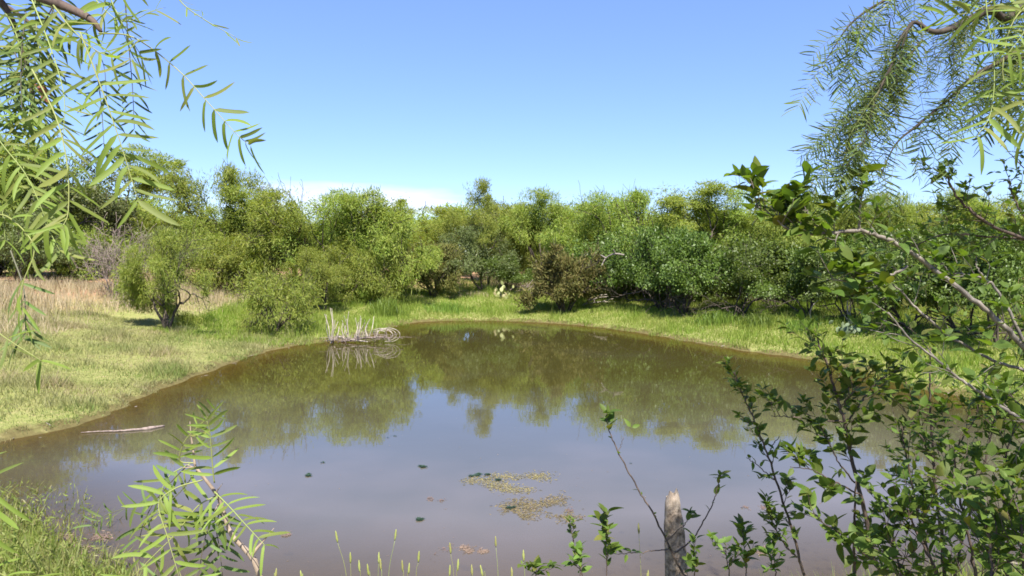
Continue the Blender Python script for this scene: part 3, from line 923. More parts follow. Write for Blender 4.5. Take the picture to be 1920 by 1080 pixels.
# ---- the overhanging mesquite on the left
O = np.array([-2.0, 0.7, H(-2.0, 0.7)])
t1 = thing("mesquite_tree", O, "overhanging mesquite whose long bright leaf fronds hang down into the sky", "tree", "near mesquites")
trk = catmull([O + (0, 0, -0.1), O + (0.05, 0, 0.7), O + (-0.05, 0.05, 1.5), O + (0.2, 0.1, 2.2), at(-420, -330, 0.95)], 24)
tb = Tubes(); tb.add(trk, np.linspace(0.06, 0.022, 24), 9, 0.06)
link("trunk", tb.mesh("trunk", M['bark'], O), t1)
for pts, dd, r_ in (
    ([(-420, -330), (-200, -180), (-60, -60), (40, -20), (160, 30), (190, 60)], (0.95, 0.95, 0.92, 0.9, 0.88, 0.88), (0.016, 0.0022)),
    ([(-200, -180), (-40, -150), (120, -120), (260, -90), (340, -60)], (0.95, 0.92, 0.9, 0.9, 0.9), (0.008, 0.002)),
    ([(-200, -180), (-130, 40), (-60, 180), (-30, 330), (-20, 400)], (0.95, 0.92, 0.9, 0.88, 0.86), (0.008, 0.002)),
    ([(-60, -60), (10, 14), (50, 120), (60, 200), (40, 260)], (0.92, 0.93, 0.95, 0.96, 0.97), (0.005, 0.0018)),
    ([(-200, -180), (-30, -30), (0, 5), (28, 22), (90, 70)], (0.95, 1.0, 1.02, 1.02, 1.03), (0.006, 0.002))):
    W3 = [at(x, y, q) for (x, y), q in zip(pts, dd)]
    tb = Tubes(); tb.add(catmull(W3, 22), np.linspace(*r_, 22), 7, 0.05)
    link("branch", tb.mesh("branch", M['twig'], O), t1)
Fr = lambda *a, **k: frond(t1, O, *a, **k)
Fr([(150, 60), (190, 165), (228, 275), (258, 374)], (0.80, 0.78), 12, lambda u_: 72 + 12 * u_, phi=(96, 42), tilt=0.15, start=0.25)
Fr([(185, 62), (250, 70), (330, 128), (388, 190), (440, 248), (468, 272)], (0.86, 0.84), 11, lambda u_: 66 - 12 * u_, phi=(66, 50), tilt=0.25, start=0.3, sw=1.15)
Fr([(300, -60), (338, 2), (382, 36), (442, 70)], (0.9, 0.9), 7, lambda u_: 34 - 4 * u_, phi=(55, 35), tilt=0.7, start=0.3)
Fr([(60, 130), (105, 220), (126, 310), (128, 395), (116, 428)], (0.82, 0.78), 11, lambda u_: 78, phi=(68, 35), tilt=0.3, start=0.2)
Fr([(10, 170), (40, 300), (72, 390), (112, 470)], (0.9, 0.88), 11, lambda u_: 72, phi=(70, 40), tilt=0.4, start=0.15)
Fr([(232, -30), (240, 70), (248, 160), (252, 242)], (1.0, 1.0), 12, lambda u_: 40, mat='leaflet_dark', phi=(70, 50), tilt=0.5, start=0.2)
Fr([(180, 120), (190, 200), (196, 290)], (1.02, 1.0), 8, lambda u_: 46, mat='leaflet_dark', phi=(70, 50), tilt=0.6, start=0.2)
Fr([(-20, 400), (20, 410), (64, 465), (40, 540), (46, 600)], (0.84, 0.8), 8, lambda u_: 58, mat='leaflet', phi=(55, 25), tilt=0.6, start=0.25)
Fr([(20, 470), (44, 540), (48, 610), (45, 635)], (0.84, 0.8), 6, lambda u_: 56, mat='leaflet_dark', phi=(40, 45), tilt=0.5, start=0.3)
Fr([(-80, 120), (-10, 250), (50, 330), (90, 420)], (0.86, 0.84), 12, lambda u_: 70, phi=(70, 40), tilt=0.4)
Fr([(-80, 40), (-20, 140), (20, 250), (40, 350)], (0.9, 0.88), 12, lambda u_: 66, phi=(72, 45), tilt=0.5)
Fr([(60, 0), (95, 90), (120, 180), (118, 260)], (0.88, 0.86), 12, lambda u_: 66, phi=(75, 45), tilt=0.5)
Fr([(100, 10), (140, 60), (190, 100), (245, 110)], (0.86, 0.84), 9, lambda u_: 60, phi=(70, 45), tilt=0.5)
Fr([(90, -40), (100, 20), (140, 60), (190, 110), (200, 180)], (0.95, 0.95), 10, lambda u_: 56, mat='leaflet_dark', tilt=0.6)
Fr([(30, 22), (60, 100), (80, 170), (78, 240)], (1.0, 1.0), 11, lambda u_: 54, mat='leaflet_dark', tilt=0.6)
Fr([(-60, 80), (10, 120), (60, 190), (90, 280)], (1.0, 0.98), 11, lambda u_: 58, mat='leaflet_dark', tilt=0.6)
Fr([(-40, -30), (20, 40), (40, 120), (30, 210)], (0.93, 0.9), 11, lambda u_: 62, tilt=0.6)
Fr([(-100, 200), (-40, 300), (0, 380), (10, 450)], (0.9, 0.88), 10, lambda u_: 66, tilt=0.5)
Fr([(150, -60), (180, 0), (230, 40), (290, 20)], (0.92, 0.92), 8, lambda u_: 60, tilt=0.5)
Fr([(260, -90), (240, -30), (190, 30), (150, 70)], (0.9, 0.9), 9, lambda u_: 56, tilt=0.6)
Fr([(-60, 470), (-40, 560), (-20, 610), (70, 672), (72, 674)], (0.8, 0.78), 3, lambda u_: 60, tilt=0.5, start=0.6)
for i in range(10):
    x0, y0 = rng.uniform(-80, 200), rng.uniform(-60, 120)
    a = rng.uniform(-0.5, 0.45)
    Ln = rng.uniform(150, 260)
    dd = rng.uniform(0.86, 1.08)
    pts = [(x0 + Ln * q * math.sin(a) + 20 * q * q, y0 + Ln * q * math.cos(a)) for q in (0, 0.35, 0.7, 1)]
    Fr(pts, (dd, dd - 0.03), 11, lambda u_: rng.uniform(50, 62), mat='leaflet' if rng.random() < 0.55 else 'leaflet_dark', tilt=0.65, own=i < 5)
# the withered bit caught among the fronds
me, Va, Fa = leaf_mesh("withered_leaf", 0.2, 'ovate', 0.2, 0.8, 0.5, M['brownleaf'], 6)
for (x, y), a in (((62, 160), 0.3), ((76, 178), -0.4), ((70, 166), 0.0)):
    link("withered_leaf", me, t1, mat4=mat_from(at(x, y, 0.9) - O, np.array([1, 0.2, -0.5 + a]), np.array([0.2, -1, 0.4]), 0.016))

# ---- low leaves at the frame's lower left: shoots of a second small mesquite
O = np.array([-1.35, 1.05, H(-1.35, 1.05)])
t2 = thing("mesquite_shoot", O, "mesquite shoot beside the near weeds showing only the ends of its leaflets", "shoot", "near mesquites")
W3 = [O + (0, 0, -0.05), at(-260, 1250, 1.0), at(-140, 1040, 0.9), at(-90, 900, 0.85)]
tb = Tubes(); tb.add(catmull(W3, 18), np.linspace(0.007, 0.002, 18), 6, 0.05)
link("stem", tb.mesh("stem", M['thorntwig'], O), t2)
frond(t2, O, [(-95, 880), (-50, 890), (-20, 915), (-30, 985)], (0.82, 0.8), 7, lambda u_: 80, tilt=0.3)
frond(t2, O, [(-140, 1040), (-60, 1050), (0, 1075), (60, 1110)], (0.85, 0.82), 8, lambda u_: 62, tilt=0.4)

# ---- thorny sprig in front of the water
O = np.array([-0.34, 1.02, H(-0.34, 1.02)])
t3 = thing("mesquite_sprig", O, "thorny mesquite sprig with a forked pale twig standing before the pond", "sprig", "near mesquites")
ds = 0.98
W3 = [O + (0, 0, -0.05), at(560, 1300, 1.0)] + [at(x, y, ds) for x, y in ((487, 1080), (470, 1042), (434, 1001), (414, 945), (402, 921), (366, 875))]
tb = Tubes(); tb.add(catmull(W3, 40), np.linspace(0.0052, 0.0020, 40), 7, 0.08)
link("stem", tb.mesh("stem", M['thorntwig'], O), t3)
W3 = [at(x, y, ds) for x, y in ((366, 877), (362, 844), (358, 815), (356, 790))]
tb = Tubes(); tb.add(catmull(W3, 14), np.linspace(0.0019, 0.0004, 14), 6, 0.05)
link("twig", tb.mesh("twig", M['thorntwig'], O), t3)
W3 = [at(x, y, ds) for x, y in ((470, 1043), (492, 1016), (514, 990))]
tb = Tubes(); tb.add(catmull(W3, 10), np.linspace(0.0030, 0.0004, 10), 6)
link("thorn", tb.mesh("thorn", M['thorntwig'], O), t3)
for a_, b_ in (((366, 876), (338, 877)), ((362, 876), (346, 870)), ((404, 924), (418, 906)), ((358, 818), (368, 812)), ((434, 1000), (424, 978)), ((410, 945), (402, 958))):
    tb = Tubes(); tb.add(catmull([at(*a_, ds), at(*b_, ds - 0.005)], 5), np.linspace(0.0013, 0.0002, 5), 5)
    link("thorn", tb.mesh("thorn", M['thorntwig'], O), t3)
Fs = lambda *a, **k: frond(t3, O, *a, **k)
Fs([(366, 868), (340, 866), (337, 852), (350, 822), (386, 786), (402, 768)], (0.98, 0.96), 8, lambda u_: 58 - 30 * u_, phi=(62, 60), tilt=0.2, start=0.35, lean=(0, 0, 0.3))
Fs([(402, 905), (399, 880), (396, 840), (393, 808), (388, 790)], (0.95, 0.93), 8, lambda u_: 56 - 12 * u_, phi=(70, 55), tilt=0.2, start=0.15, lean=(0, 0, 0.3))
Fs([(402, 922), (430, 950), (459, 982), (496, 1022)], (0.96, 0.92), 10, lambda u_: 62 - 12 * u_, phi=(80, 60), tilt=0.25, start=0.1, lean=(0, 0, 0.4))
Fs([(372, 880), (330, 930), (298, 943), (254, 948), (198, 966), (174, 984)], (1.0, 0.96), 8, lambda u_: 46 - 16 * u_, mat='leaflet_dark', phi=(70, 55), tilt=0.3, start=0.42)
Fs([(380, 900), (330, 915), (298, 945), (314, 1007), (336, 1082)], (0.96, 0.92), 9, lambda u_: 70, phi=(78, 62), tilt=0.25, start=0.3, lean=(0, 0, 0.4))
Fs([(352, 872), (320, 905), (284, 950), (264, 1000), (262, 1050)], (1.02, 1.0), 9, lambda u_: 50, mat='leaflet_dark', phi=(70, 55), tilt=0.4, start=0.15, lean=(0, 0, 0.4))
Fs([(356, 870), (318, 892), (300, 930), (296, 965)], (1.04, 1.02), 7, lambda u_: 48, phi=(65, 50), tilt=0.4, lean=(0, 0, 0.4))
Fs([(412, 948), (392, 985), (380, 1030), (372, 1085)], (1.0, 0.97), 9, lambda u_: 62, mat='leaflet_dark', phi=(75, 60), tilt=0.3, lean=(0, 0, 0.4))
Fs([(414, 948), (406, 990), (412, 1030), (418, 1085)], (1.02, 1.0), 8, lambda u_: 50, mat='leaflet_dark', phi=(75, 60), tilt=0.3, lean=(0, 0, 0.4))
Fs([(404, 930), (370, 950), (330, 1000), (290, 1040), (250, 1080)], (0.98, 0.95), 9, lambda u_: 62, phi=(75, 60), tilt=0.3, lean=(0, 0, 0.4))

# ---- the mesquite overhanging on the right, fine leaved, seen partly against the sky
O = np.array([2.9, 1.1, H(2.9, 1.1)])
t4 = thing("mesquite_tree", O, "dark mesquite bough with fine feathery leaves reaching in against the sky from the side", "tree", "near mesquites")
top = np.array([2.3, 1.5, 4.3])
trk = catmull([O + (0, 0, -0.1), O + (0.1, 0, 1.0), O + (-0.1, 0.15, 2.2), top], 22)
tb = Tubes(); tb.add(trk, np.linspace(0.09, 0.04, 22), 10, 0.05)
link("trunk", tb.mesh("trunk", M['bark'], O), t4)
def branch_px(root, O_, pts, ds_, r0_, r1_, mat='bark', start=None, name="branch"):
    W3 = ([] if start is None else [start]) + [at(x, y, q) for (x, y), q in zip(pts, ds_)]
    tb_ = Tubes(); C_ = catmull(W3, 8 * len(W3)); tb_.add(C_, np.linspace(r0_, r1_, len(C_)), 6, 0.08)
    link(name, tb_.mesh(name, M[mat], O_), root)
    return C_
bs = [
 branch_px(t4, O, [(1990, -60), (1850, 20), (1760, 60), (1712, 42), (1690, 90)], (2.0, 1.95, 1.9, 1.9, 1.9), 0.016, 0.003, start=top),
 branch_px(t4, O, [(1712, 42), (1690, 70), (1672, 120), (1655, 160), (1600, 240), (1582, 310)], (1.9,) * 6, 0.005, 0.0015),
 branch_px(t4, O, [(1730, 75), (1690, 120), (1640, 165), (1600, 205), (1560, 240)], (1.95,) * 5, 0.004, 0.0012),
 branch_px(t4, O, [(1990, 20), (1900, 100), (1830, 140), (1780, 185), (1720, 235), (1680, 270), (1650, 330)], (2.0, 2, 2, 2, 2, 2, 2), 0.009, 0.0015, start=top),
 branch_px(t4, O, [(1672, 120), (1640, 190), (1622, 260), (1590, 280)], (1.85, 1.85, 1.85, 1.85), 0.003, 0.001),
 branch_px(t4, O, [(1990, -120), (1800, -60), (1680, -10), (1600, 40), (1550, 110)], (2.05,) * 5, 0.010, 0.0012, start=top),
 branch_px(t4, O, [(2000, 120), (1930, 160), (1880, 190), (1850, 235)], (2.2,) * 4, 0.008, 0.002, start=top),
]
def fine_frond(x0, y0, a, Ln, dd, n_p, Lp, mat, sw=0.75):
    pts = [(x0 + Ln * q * math.sin(a), y0 + Ln * q * math.cos(a) + 0.15 * Ln * q * q) for q in (0, 0.4, 0.75, 1)]
    frond(t4, O, pts, (dd, dd + rng.uniform(-0.05, 0.05)), n_p, Lp, mat=mat, tilt=0.8, own=False, phi=(78, 50), rad=0.0006, sw=sw)
for b_ in bs[:6]:
    xs, ys, dp = to_px(b_)
    for j in range(4, len(b_)):
        for q in range(1 if xs[j] < 1800 else 2):
            if xs[j] > 2050 or ys[j] < -120 or (rng.random() < 0.38):
                continue
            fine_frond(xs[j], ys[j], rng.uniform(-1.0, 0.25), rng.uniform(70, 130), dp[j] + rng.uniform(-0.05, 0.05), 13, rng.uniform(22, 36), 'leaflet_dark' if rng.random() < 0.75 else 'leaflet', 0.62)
# the bough's thick upper part (dark, leafy, shading the bush below)
for i in range(120):
    x0, y0 = rng.uniform(1780, 2200), rng.uniform(-330, 175)
    if y0 > 60 and x0 < 1830: continue
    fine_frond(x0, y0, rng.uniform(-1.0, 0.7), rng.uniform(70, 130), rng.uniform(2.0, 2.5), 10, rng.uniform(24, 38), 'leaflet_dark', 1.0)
V_, F_ = [], []
n_ = 15000
ctr = np.array([2.35, 0.75, 4.0])
P_ = ctr + np.random.default_rng(4).normal(0, 1, (n_, 3)) * np.array([0.70, 0.70, 0.32])
xs, ys, fw = to_px(P_)
P_ = P_[(ys < -60) | (fw < 0.3) | (xs > 2050)]
n_ = len(P_)
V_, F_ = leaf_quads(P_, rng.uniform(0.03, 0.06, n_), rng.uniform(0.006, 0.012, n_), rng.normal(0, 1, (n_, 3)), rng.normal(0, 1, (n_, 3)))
ob = link("crown", big_mesh("crown", V_ - O, F_, M['leaflet_dark']), t4)

# ---- bright long-leaved fronds hanging in front of it
O = np.array([1.9, 0.55, H(1.9, 0.55)])
t5 = thing("mesquite_tree", O, "mesquite hanging bright long leaflets in front of the darker fine leaved bough", "tree", "near mesquites")
br = catmull([O + (0, 0, -0.1), O + (0.05, 0, 1.0), O + (-0.05, 0.1, 2.0), at(2150, -200, 1.05), at(1950, -120, 1.0), at(1850, -60, 0.98), at(1640, -50, 1.0)], 40)
tb = Tubes(); tb.add(br, np.linspace(0.035, 0.002, 40), 8, 0.05)
link("trunk", tb.mesh("trunk", M['bark'], O), t5)
Fb = lambda *a, **k: frond(t5, O, *a, **k)
Fb([(1846, -60), (1850, 20), (1864, 120), (1858, 210), (1832, 256)], (0.98, 0.95), 10, lambda u_: 84 - 20 * u_, phi=(78, 55), tilt=0.25, start=0.15)
Fb([(1950, -40), (1935, 20), (1920, 60), (1890, 100)], (0.95, 0.93), 8, lambda u_: 74, phi=(75, 50), tilt=0.4)
Fb([(1900, -80), (1880, -20), (1830, 20), (1770, 30)], (1.0, 1.0), 8, lambda u_: 60, phi=(70, 45), tilt=0.5)
Fb([(1700, -60), (1680, -10), (1640, 30), (1612, 60)], (1.05, 1.05), 4, lambda u_: 40, phi=(60, 40), tilt=0.5)
Fb([(1990, 60), (1950, 120), (1925, 190), (1930, 240)], (0.98, 0.96), 9, lambda u_: 72, phi=(75, 45), tilt=0.4)
Fb([(1960, -20), (1900, 40), (1880, 130), (1896, 190)], (1.05, 1.02), 9, lambda u_: 66, phi=(75, 45), tilt=0.5)

# ---- woody shrubs with oval leaves
def twig_dirs(t, spread):
    perp = unit(np.cross(t, rng.normal(0, 1, 3)))
    return unit(t * math.cos(spread) + perp * math.sin(spread))

class Shrub:
    def __init__(self, origin, label, cat="shrub", group="near leafy shrubs", name="leafy_shrub", bank='ovate', twig='twig'):
        self.O = np.asarray(origin, float)
        self.t = thing(name, self.O, label, cat, group)
        self.items, self.bank, self.twig = [], bank, twig
        self.side = Tubes()
    def stem(self, pts, ds_, r0_, r1_, from_root=True, mat=None, name="branch"):
        W3 = [at(x, y, q) for (x, y), q in zip(pts, ds_)]
        if from_root:
            a = self.O + (0, 0, -0.06)
            W3 = [a, a * 0.5 + W3[0] * 0.5 + np.array([0, 0, 0.1])] + W3
        C = catmull(W3, 7 * len(W3))
        C = C + rng.normal(0, 0.0015, C.shape)
        tb_ = Tubes(); tb_.add(C, np.linspace(r0_, r1_, len(C)), 7, 0.08)
        link(name, tb_.mesh(name, M[mat or self.twig], self.O), self.t)
        return C
    def leaves_on(self, C, n_, size, u0=0.0, u1=1.0, spread=1.0):
        for i in range(n_):
            f_ = (u0 + (u1 - u0) * (i + rng.uniform(0, 0.8)) / n_) * (len(C) - 1)
            j = min(int(f_), len(C) - 2)
            p_ = C[j] + (C[j + 1] - C[j]) * (f_ - j)
            t = unit(C[j + 1] - C[j])
            d_ = twig_dirs(t, rng.uniform(0.6, 1.15) * spread)
            self.leaf(p_, d_, size)
    def leaf(self, p_, d_, size):
        nn = np.array([0, 0, 1.0]) + rng.normal(0, 0.38, 3)
        self.items.append((p_, d_ + np.array([0, 0, 0.08]), nn, size * rng.uniform(0.45, 1.25), rng.uniform(0.8, 1.2)))
    def whorl(self, p_, n_, size, up=0.5):
        for i in range(n_):
            a = 2 * np.pi * i / n_ + rng.uniform(-0.3, 0.3)
            self.leaf(p_, np.array([math.cos(a), math.sin(a), up + rng.normal(0, 0.3)]), size)
    def twigs(self, C, n_, length, n_leaf, size, u0=0.1, u1=1.0, updir=0.35, spread=(0.5, 1.1), r_=0.0016, sub=True):
        for i in range(n_):
            f_ = (u0 + (u1 - u0) * (i + rng.uniform(0, 0.9)) / n_) * (len(C) - 1)
            j = min(int(f_), len(C) - 2)
            p_ = C[j] + (C[j + 1] - C[j]) * (f_ - j)
            d_ = twig_dirs(unit(C[j + 1] - C[j]), rng.uniform(*spread)) + np.array([0, 0, updir])
            L = length * rng.uniform(0.5, 1.25)
            pts = [p_]
            for k_ in range(4):
                d_ = unit(d_ + rng.normal(0, 0.16, 3) + np.array([0, 0, 0.05]))
                pts.append(pts[-1] + d_ * L / 4)
            T_ = catmull(pts, 9)
            self.side.add(T_, np.linspace(r_, r_ * 0.45, 9), 4)
            self.leaves_on(T_, n_leaf, size, 0.15, 1.0)
            self.whorl(T_[-1], 3, size * 0.9)
            if sub and rng.random() < 0.6:
                self.twigs(T_, 1, length * 0.6, max(3, n_leaf // 2), size, 0.3, 0.8, updir, spread, r_ * 0.7, False)
    def done(self, limit=240):
        if self.side.n:
            link("twig", self.side.mesh("twig", M[self.twig], self.O), self.t)["kind"] = "stuff"
        place_or_join(self.items, OVATE[self.bank], self.t, self.O, "leaf", limit)

def gpt(x, y):
    return np.array([x, y, H(x, y)])

# big shrub with the long grey branches leaning in
s = Shrub(gpt(2.35, 2.35), "leaning shrub with long bare grey branches running down across the thick bush", name="leafy_shrub", twig='greybark')
A1 = s.stem([(1990, 720), (1920, 652), (1850, 582), (1760, 512), (1680, 456), (1612, 431)], (2.05, 2.0, 1.97, 1.95, 1.92, 1.9), 0.0105, 0.0052)
A2 = s.stem([(1612, 431), (1560, 436), (1510, 441), (1470, 428)], (1.9, 1.89, 1.88, 1.87), 0.0056, 0.0024, False)
A3 = s.stem([(1614, 432), (1612, 400), (1615, 365), (1614, 325)], (1.9, 1.88, 1.87, 1.86), 0.0036, 0.0018, False)
A4 = s.stem([(1990, 740), (1920, 694), (1869, 680), (1783, 632), (1726, 586), (1690, 548), (1657, 515)], (2.2,) * 7, 0.008, 0.002)
A5 = s.stem([(2000, 850), (1920, 792), (1869, 757), (1812, 719), (1763, 680), (1706, 634), (1665, 586)], (1.9,) * 7, 0.0075, 0.002)
A6 = s.stem([(1700, 500), (1660, 520), (1600, 530), (1560, 522)], (1.95,) * 4, 0.004, 0.0015, False)
A7 = s.stem([(1930, 660), (1870, 545), (1836, 520), (1790, 512), (1760, 492)], (2.05,) * 5, 0.005, 0.0015, False)
A8 = s.stem([(1852, 530), (1834, 505), (1830, 478)], (2.05,) * 3, 0.003, 0.0012, False)
A9 = s.stem([(1500, 441), (1465, 420), (1440, 396), (1415, 384)], (1.88, 1.85, 1.84, 1.82), 0.003, 0.0014, False)
A10 = s.stem([(1540, 438), (1515, 400), (1497, 372)], (1.88, 1.86, 1.85), 0.0025, 0.0012, False)
s.twigs(A9, 7, 0.08, 4, 0.056, 0.2, 1.0, 0.2, r_=0.0016)
s.twigs(A10, 4, 0.07, 4, 0.056, 0.3, 1.0, 0.3, r_=0.0016)
s.twigs(A2, 10, 0.10, 4, 0.056, 0.2, 1.0, 0.25, r_=0.002)
s.whorl(A2[-1], 6, 0.06)
s.leaves_on(A3, 9, 0.05, 0.2, 1.0)
s.whorl(A3[-1], 8, 0.058, 0.25)
s.whorl(A3[-7], 5, 0.05, 0.25)
s.twigs(A6, 11, 0.09, 5, 0.06, 0.2, 1.0, 0.1)
s.twigs(A1, 11, 0.12, 4, 0.045, 0.25, 1.0, 0.3)
s.twigs(A4, 13, 0.12, 5, 0.046, 0.2, 1.0, -0.1)
s.twigs(A5, 16, 0.12, 5, 0.046, 0.2, 1.0, -0.1)
s.twigs(A7, 8, 0.10, 4, 0.045, 0.3, 1.0, 0.2)
for (x, y, q) in ((1770, 640, 1.7), (1820, 660, 1.7), (1860, 650, 1.68), (1600, 560, 1.9), (1560, 545, 1.9)):
    s.whorl(at(x, y, q), 4, 0.062, 0.3)
s.done(300)

# shrub with small dark star-like leaf tufts, upper right
s = Shrub(gpt(2.75, 2.75), "twiggy shrub with dark star shaped leaf tufts and one round leaf ball at its tip", twig='twig')
B1 = s.stem([(2020, 560), (1940, 462), (1869, 428), (1828, 402), (1792, 366), (1772, 318)], (2.5, 2.45, 2.4, 2.4, 2.4, 2.4), 0.009, 0.003)
B2 = s.stem([(2020, 470), (1940, 450), (1850, 444), (1770, 440), (1700, 470)], (2.6,) * 5, 0.007, 0.002)
B3 = s.stem([(2000, 520), (1930, 420), (1900, 370), (1890, 335)], (2.5,) * 4, 0.005, 0.0015)
B4 = s.stem([(1772, 330), (1740, 310), (1712, 295)], (2.4,) * 3, 0.002, 0.001, False)
for B, k_ in ((B1, 14), (B2, 16), (B3, 8)):
    s.twigs(B, k_, 0.10, 6, 0.034, 0.3, 1.0, 0.1)
for i in range(36):
    s.leaf(B1[-1] + rng.normal(0, 0.016, 3), rng.normal(0, 1, 3), 0.036)
s.leaves_on(B4, 6, 0.03)
for x, y in ((1895, 285), (1905, 300), (1885, 300), (1912, 320), (1900, 335), (1890, 318), (1870, 322), (1915, 290), (1908, 345), (1880, 340)):
    s.whorl(at(x + rng.uniform(-6, 6), y, 2.45), 3, 0.026, 0.1)
B5 = s.stem([(2020, 420), (1960, 350), (1915, 310), (1890, 282)], (2.45,) * 4, 0.004, 0.0012)
s.twigs(B1, 9, 0.14, 7, 0.034, 0.2, 0.8, -0.2)
s.twigs(B2, 11, 0.17, 7, 0.038, 0.1, 1.0, -0.3)
s.done(250)

# upright shoots before the water
s = Shrub(gpt(1.28, 2.3), "tall upright shrub with a leafy top standing before the right arm of the pond".replace("right arm", "eastern arm"))
C1 = s.stem([(1660, 1110), (1638, 1044), (1620, 956), (1598, 867), (1584, 796), (1566, 735), (1553, 689), (1531, 634)], (2.25,) * 8, 0.010, 0.0028)
C2 = s.stem([(1584, 790), (1540, 788), (1490, 782), (1445, 780)], (2.25, 2.24, 2.22, 2.2), 0.003, 0.0012, False)
C3 = s.stem([(1590, 790), (1620, 745), (1650, 712), (1690, 690)], (2.25, 2.26, 2.28, 2.3), 0.0035, 0.0015, False)
C4 = s.stem([(1575, 765), (1600, 735), (1625, 705)], (2.25, 2.2, 2.2), 0.0025, 0.001, False)
C5 = s.stem([(1602, 905), (1575, 870), (1556, 835), (1540, 800)], (2.25, 2.2, 2.18, 2.16), 0.003, 0.001, False)
C6 = s.stem([(1615, 930), (1560, 900), (1520, 880), (1480, 876)], (2.2, 2.15, 2.1, 2.08), 0.003, 0.001, False)
C7 = s.stem([(1645, 1060), (1590, 1010), (1550, 985), (1520, 960)], (2.2, 2.15, 2.1, 2.08), 0.003, 0.001, False)
C8 = s.stem([(1605, 900), (1602, 1000), (1602, 1090)], (2.3, 2.3, 2.3), 0.003, 0.005, False)
s.twigs(C1, 17, 0.11, 5, 0.046, 0.58, 1.0, 0.2)
s.twigs(C1, 8, 0.08, 4, 0.05, 0.3, 0.6, 0.2)
s.whorl(C1[-1], 6, 0.045, 0.5)
for C, k_ in ((C2, 9), (C3, 9), (C4, 6), (C5, 5)):
    s.twigs(C, k_ - 1, 0.085, 4, 0.044, 0.15, 1.0, 0.15)
for C, k_ in ((C6, 9), (C7, 8), (C8, 6)):
    s.leaves_on(C, k_ - 1, 0.066, 0.15, 1.0)
    s.twigs(C, 4, 0.08, 4, 0.055, 0.2, 1.0, 0.1)
s.done(300)

s = Shrub(gpt(0.98, 2.55), "slender shoot leaning away from the water with sparse small leaves along a thin dark stem")
D1 = s.stem([(1512, 1100), (1507, 1076), (1487, 1000), (1464, 929), (1438, 849), (1416, 791), (1395, 745), (1376, 698)], (2.4,) * 8, 0.0065, 0.0018)
D2 = s.stem([(1445, 845), (1452, 830), (1462, 818)], (2.4,) * 3, 0.002, 0.001, False)
D3 = s.stem([(1452, 900), (1415, 868), (1400, 858)], (2.4,) * 3, 0.002, 0.001, False)
D4 = s.stem([(1500, 1050), (1470, 1020), (1450, 980), (1438, 950)], (2.35,) * 4, 0.003, 0.001, False)
s.leaves_on(D1, 26, 0.036, 0.62, 1.0)
s.twigs(D1, 12, 0.05, 4, 0.034, 0.7, 1.0, 0.2)
s.leaves_on(D3, 5, 0.036)
s.leaves_on(D4, 10, 0.04)
s.twigs(D4, 7, 0.06, 5, 0.04, 0.2)
s.twigs(D1, 8, 0.08, 5, 0.04, 0.4, 0.68)
s.done(250)

s = Shrub(gpt(1.75, 2.45), "dense shrub with straight dark stems between the upright leafy shrub and the thick bush")
E1 = s.stem([(1775, 1100), (1765, 1000), (1753, 911), (1749, 831), (1744, 751), (1744, 652)], (2.45,) * 6, 0.0085, 0.0025)
E2 = s.stem([(1790, 1100), (1820, 960), (1850, 850), (1870, 760)], (2.4,) * 4, 0.007, 0.002)
E3 = s.stem([(1760, 1100), (1720, 960), (1700, 860), (1690, 800)], (2.3,) * 4, 0.006, 0.002)
E4 = s.stem([(1751, 860), (1715, 800), (1690, 760), (1660, 740)], (2.45,) * 4, 0.003, 0.001, False)
E5 = s.stem([(1755, 900), (1800, 830), (1830, 780), (1850, 700)], (2.45,) * 4, 0.003, 0.001, False)
for E, k_ in ((E1, 26), (E2, 24), (E3, 20), (E4, 9), (E5, 12)):
    s.twigs(E, k_ - 4, 0.15, 5, 0.044, 0.2, 1.0, 0.15)
s.done(300)

s = Shrub(gpt(1.75, 1.95), "thick dark leafy bush filling the lower corner, its upper leaves catching the sun")
for pts, q in (([(1900, 1150), (1890, 1000), (1880, 900), (1900, 800)], 2.0), ([(1850, 1150), (1820, 1020), (1800, 930), (1790, 860)], 1.95),
               ([(1960, 1150), (1960, 1000), (1950, 880), (1930, 760)], 1.9), ([(1800, 1150), (1750, 1060), (1720, 1000), (1700, 950)], 1.95),
               ([(1870, 1150), (1860, 1050), (1850, 980)], 1.7), ([(1930, 1150), (1920, 1060), (1915, 960)], 1.65), ([(1700, 1150), (1690, 1080), (1670, 1010)], 1.95),
               ([(1990, 1100), (1980, 900), (1960, 720), (1930, 600)], 2.1)):
    C = s.stem(pts, (q,) * len(pts), 0.007, 0.002)
    s.twigs(C, 19, 0.15, 5, 0.046, 0.3, 1.0, 0.15)
s.done(300)

# sapling at the post and the seedlings along the near bank
s = Shrub(gpt(0.72, 2.75), "thin bare stemmed sapling leaning across the weathered post", cat="sapling", twig='twig')
G1 = s.stem([(1300, 1110), (1276, 1067), (1251, 1017), (1225, 963), (1194, 913), (1159, 847), (1140, 800), (1138, 775)], (2.72,) * 8, 0.0060, 0.0016)
G2 = s.stem([(1263, 1039), (1298, 1011), (1329, 960), (1342, 926), (1351, 891)], (2.74,) * 5, 0.0035, 0.0014, False)
G3 = s.stem([(1254, 1029), (1194, 1036), (1150, 1038)], (2.7,) * 3, 0.0025, 0.001, False)
G4 = s.stem([(1247, 1016), (1282, 985), (1294, 962)], (2.66,) * 3, 0.0022, 0.001, False)
G5 = s.stem([(1159, 847), (1170, 820)], (2.72,) * 2, 0.0015, 0.001, False)
s.leaves_on(G1, 12, 0.055, 0.87, 1.0); s.whorl(G1[-1], 5, 0.055)
s.whorl(at(1184, 802, 2.7), 2, 0.06, 0.5)
s.leaves_on(G1, 10, 0.03, 0.4, 0.9)
s.leaves_on(G2, 6, 0.045, 0.5, 1.0); s.whorl(G2[-1], 6, 0.05, 0.2); s.whorl(G2[-3], 3, 0.045, 0.1)
s.leaves_on(G3, 9, 0.045, 0.4, 1.0)
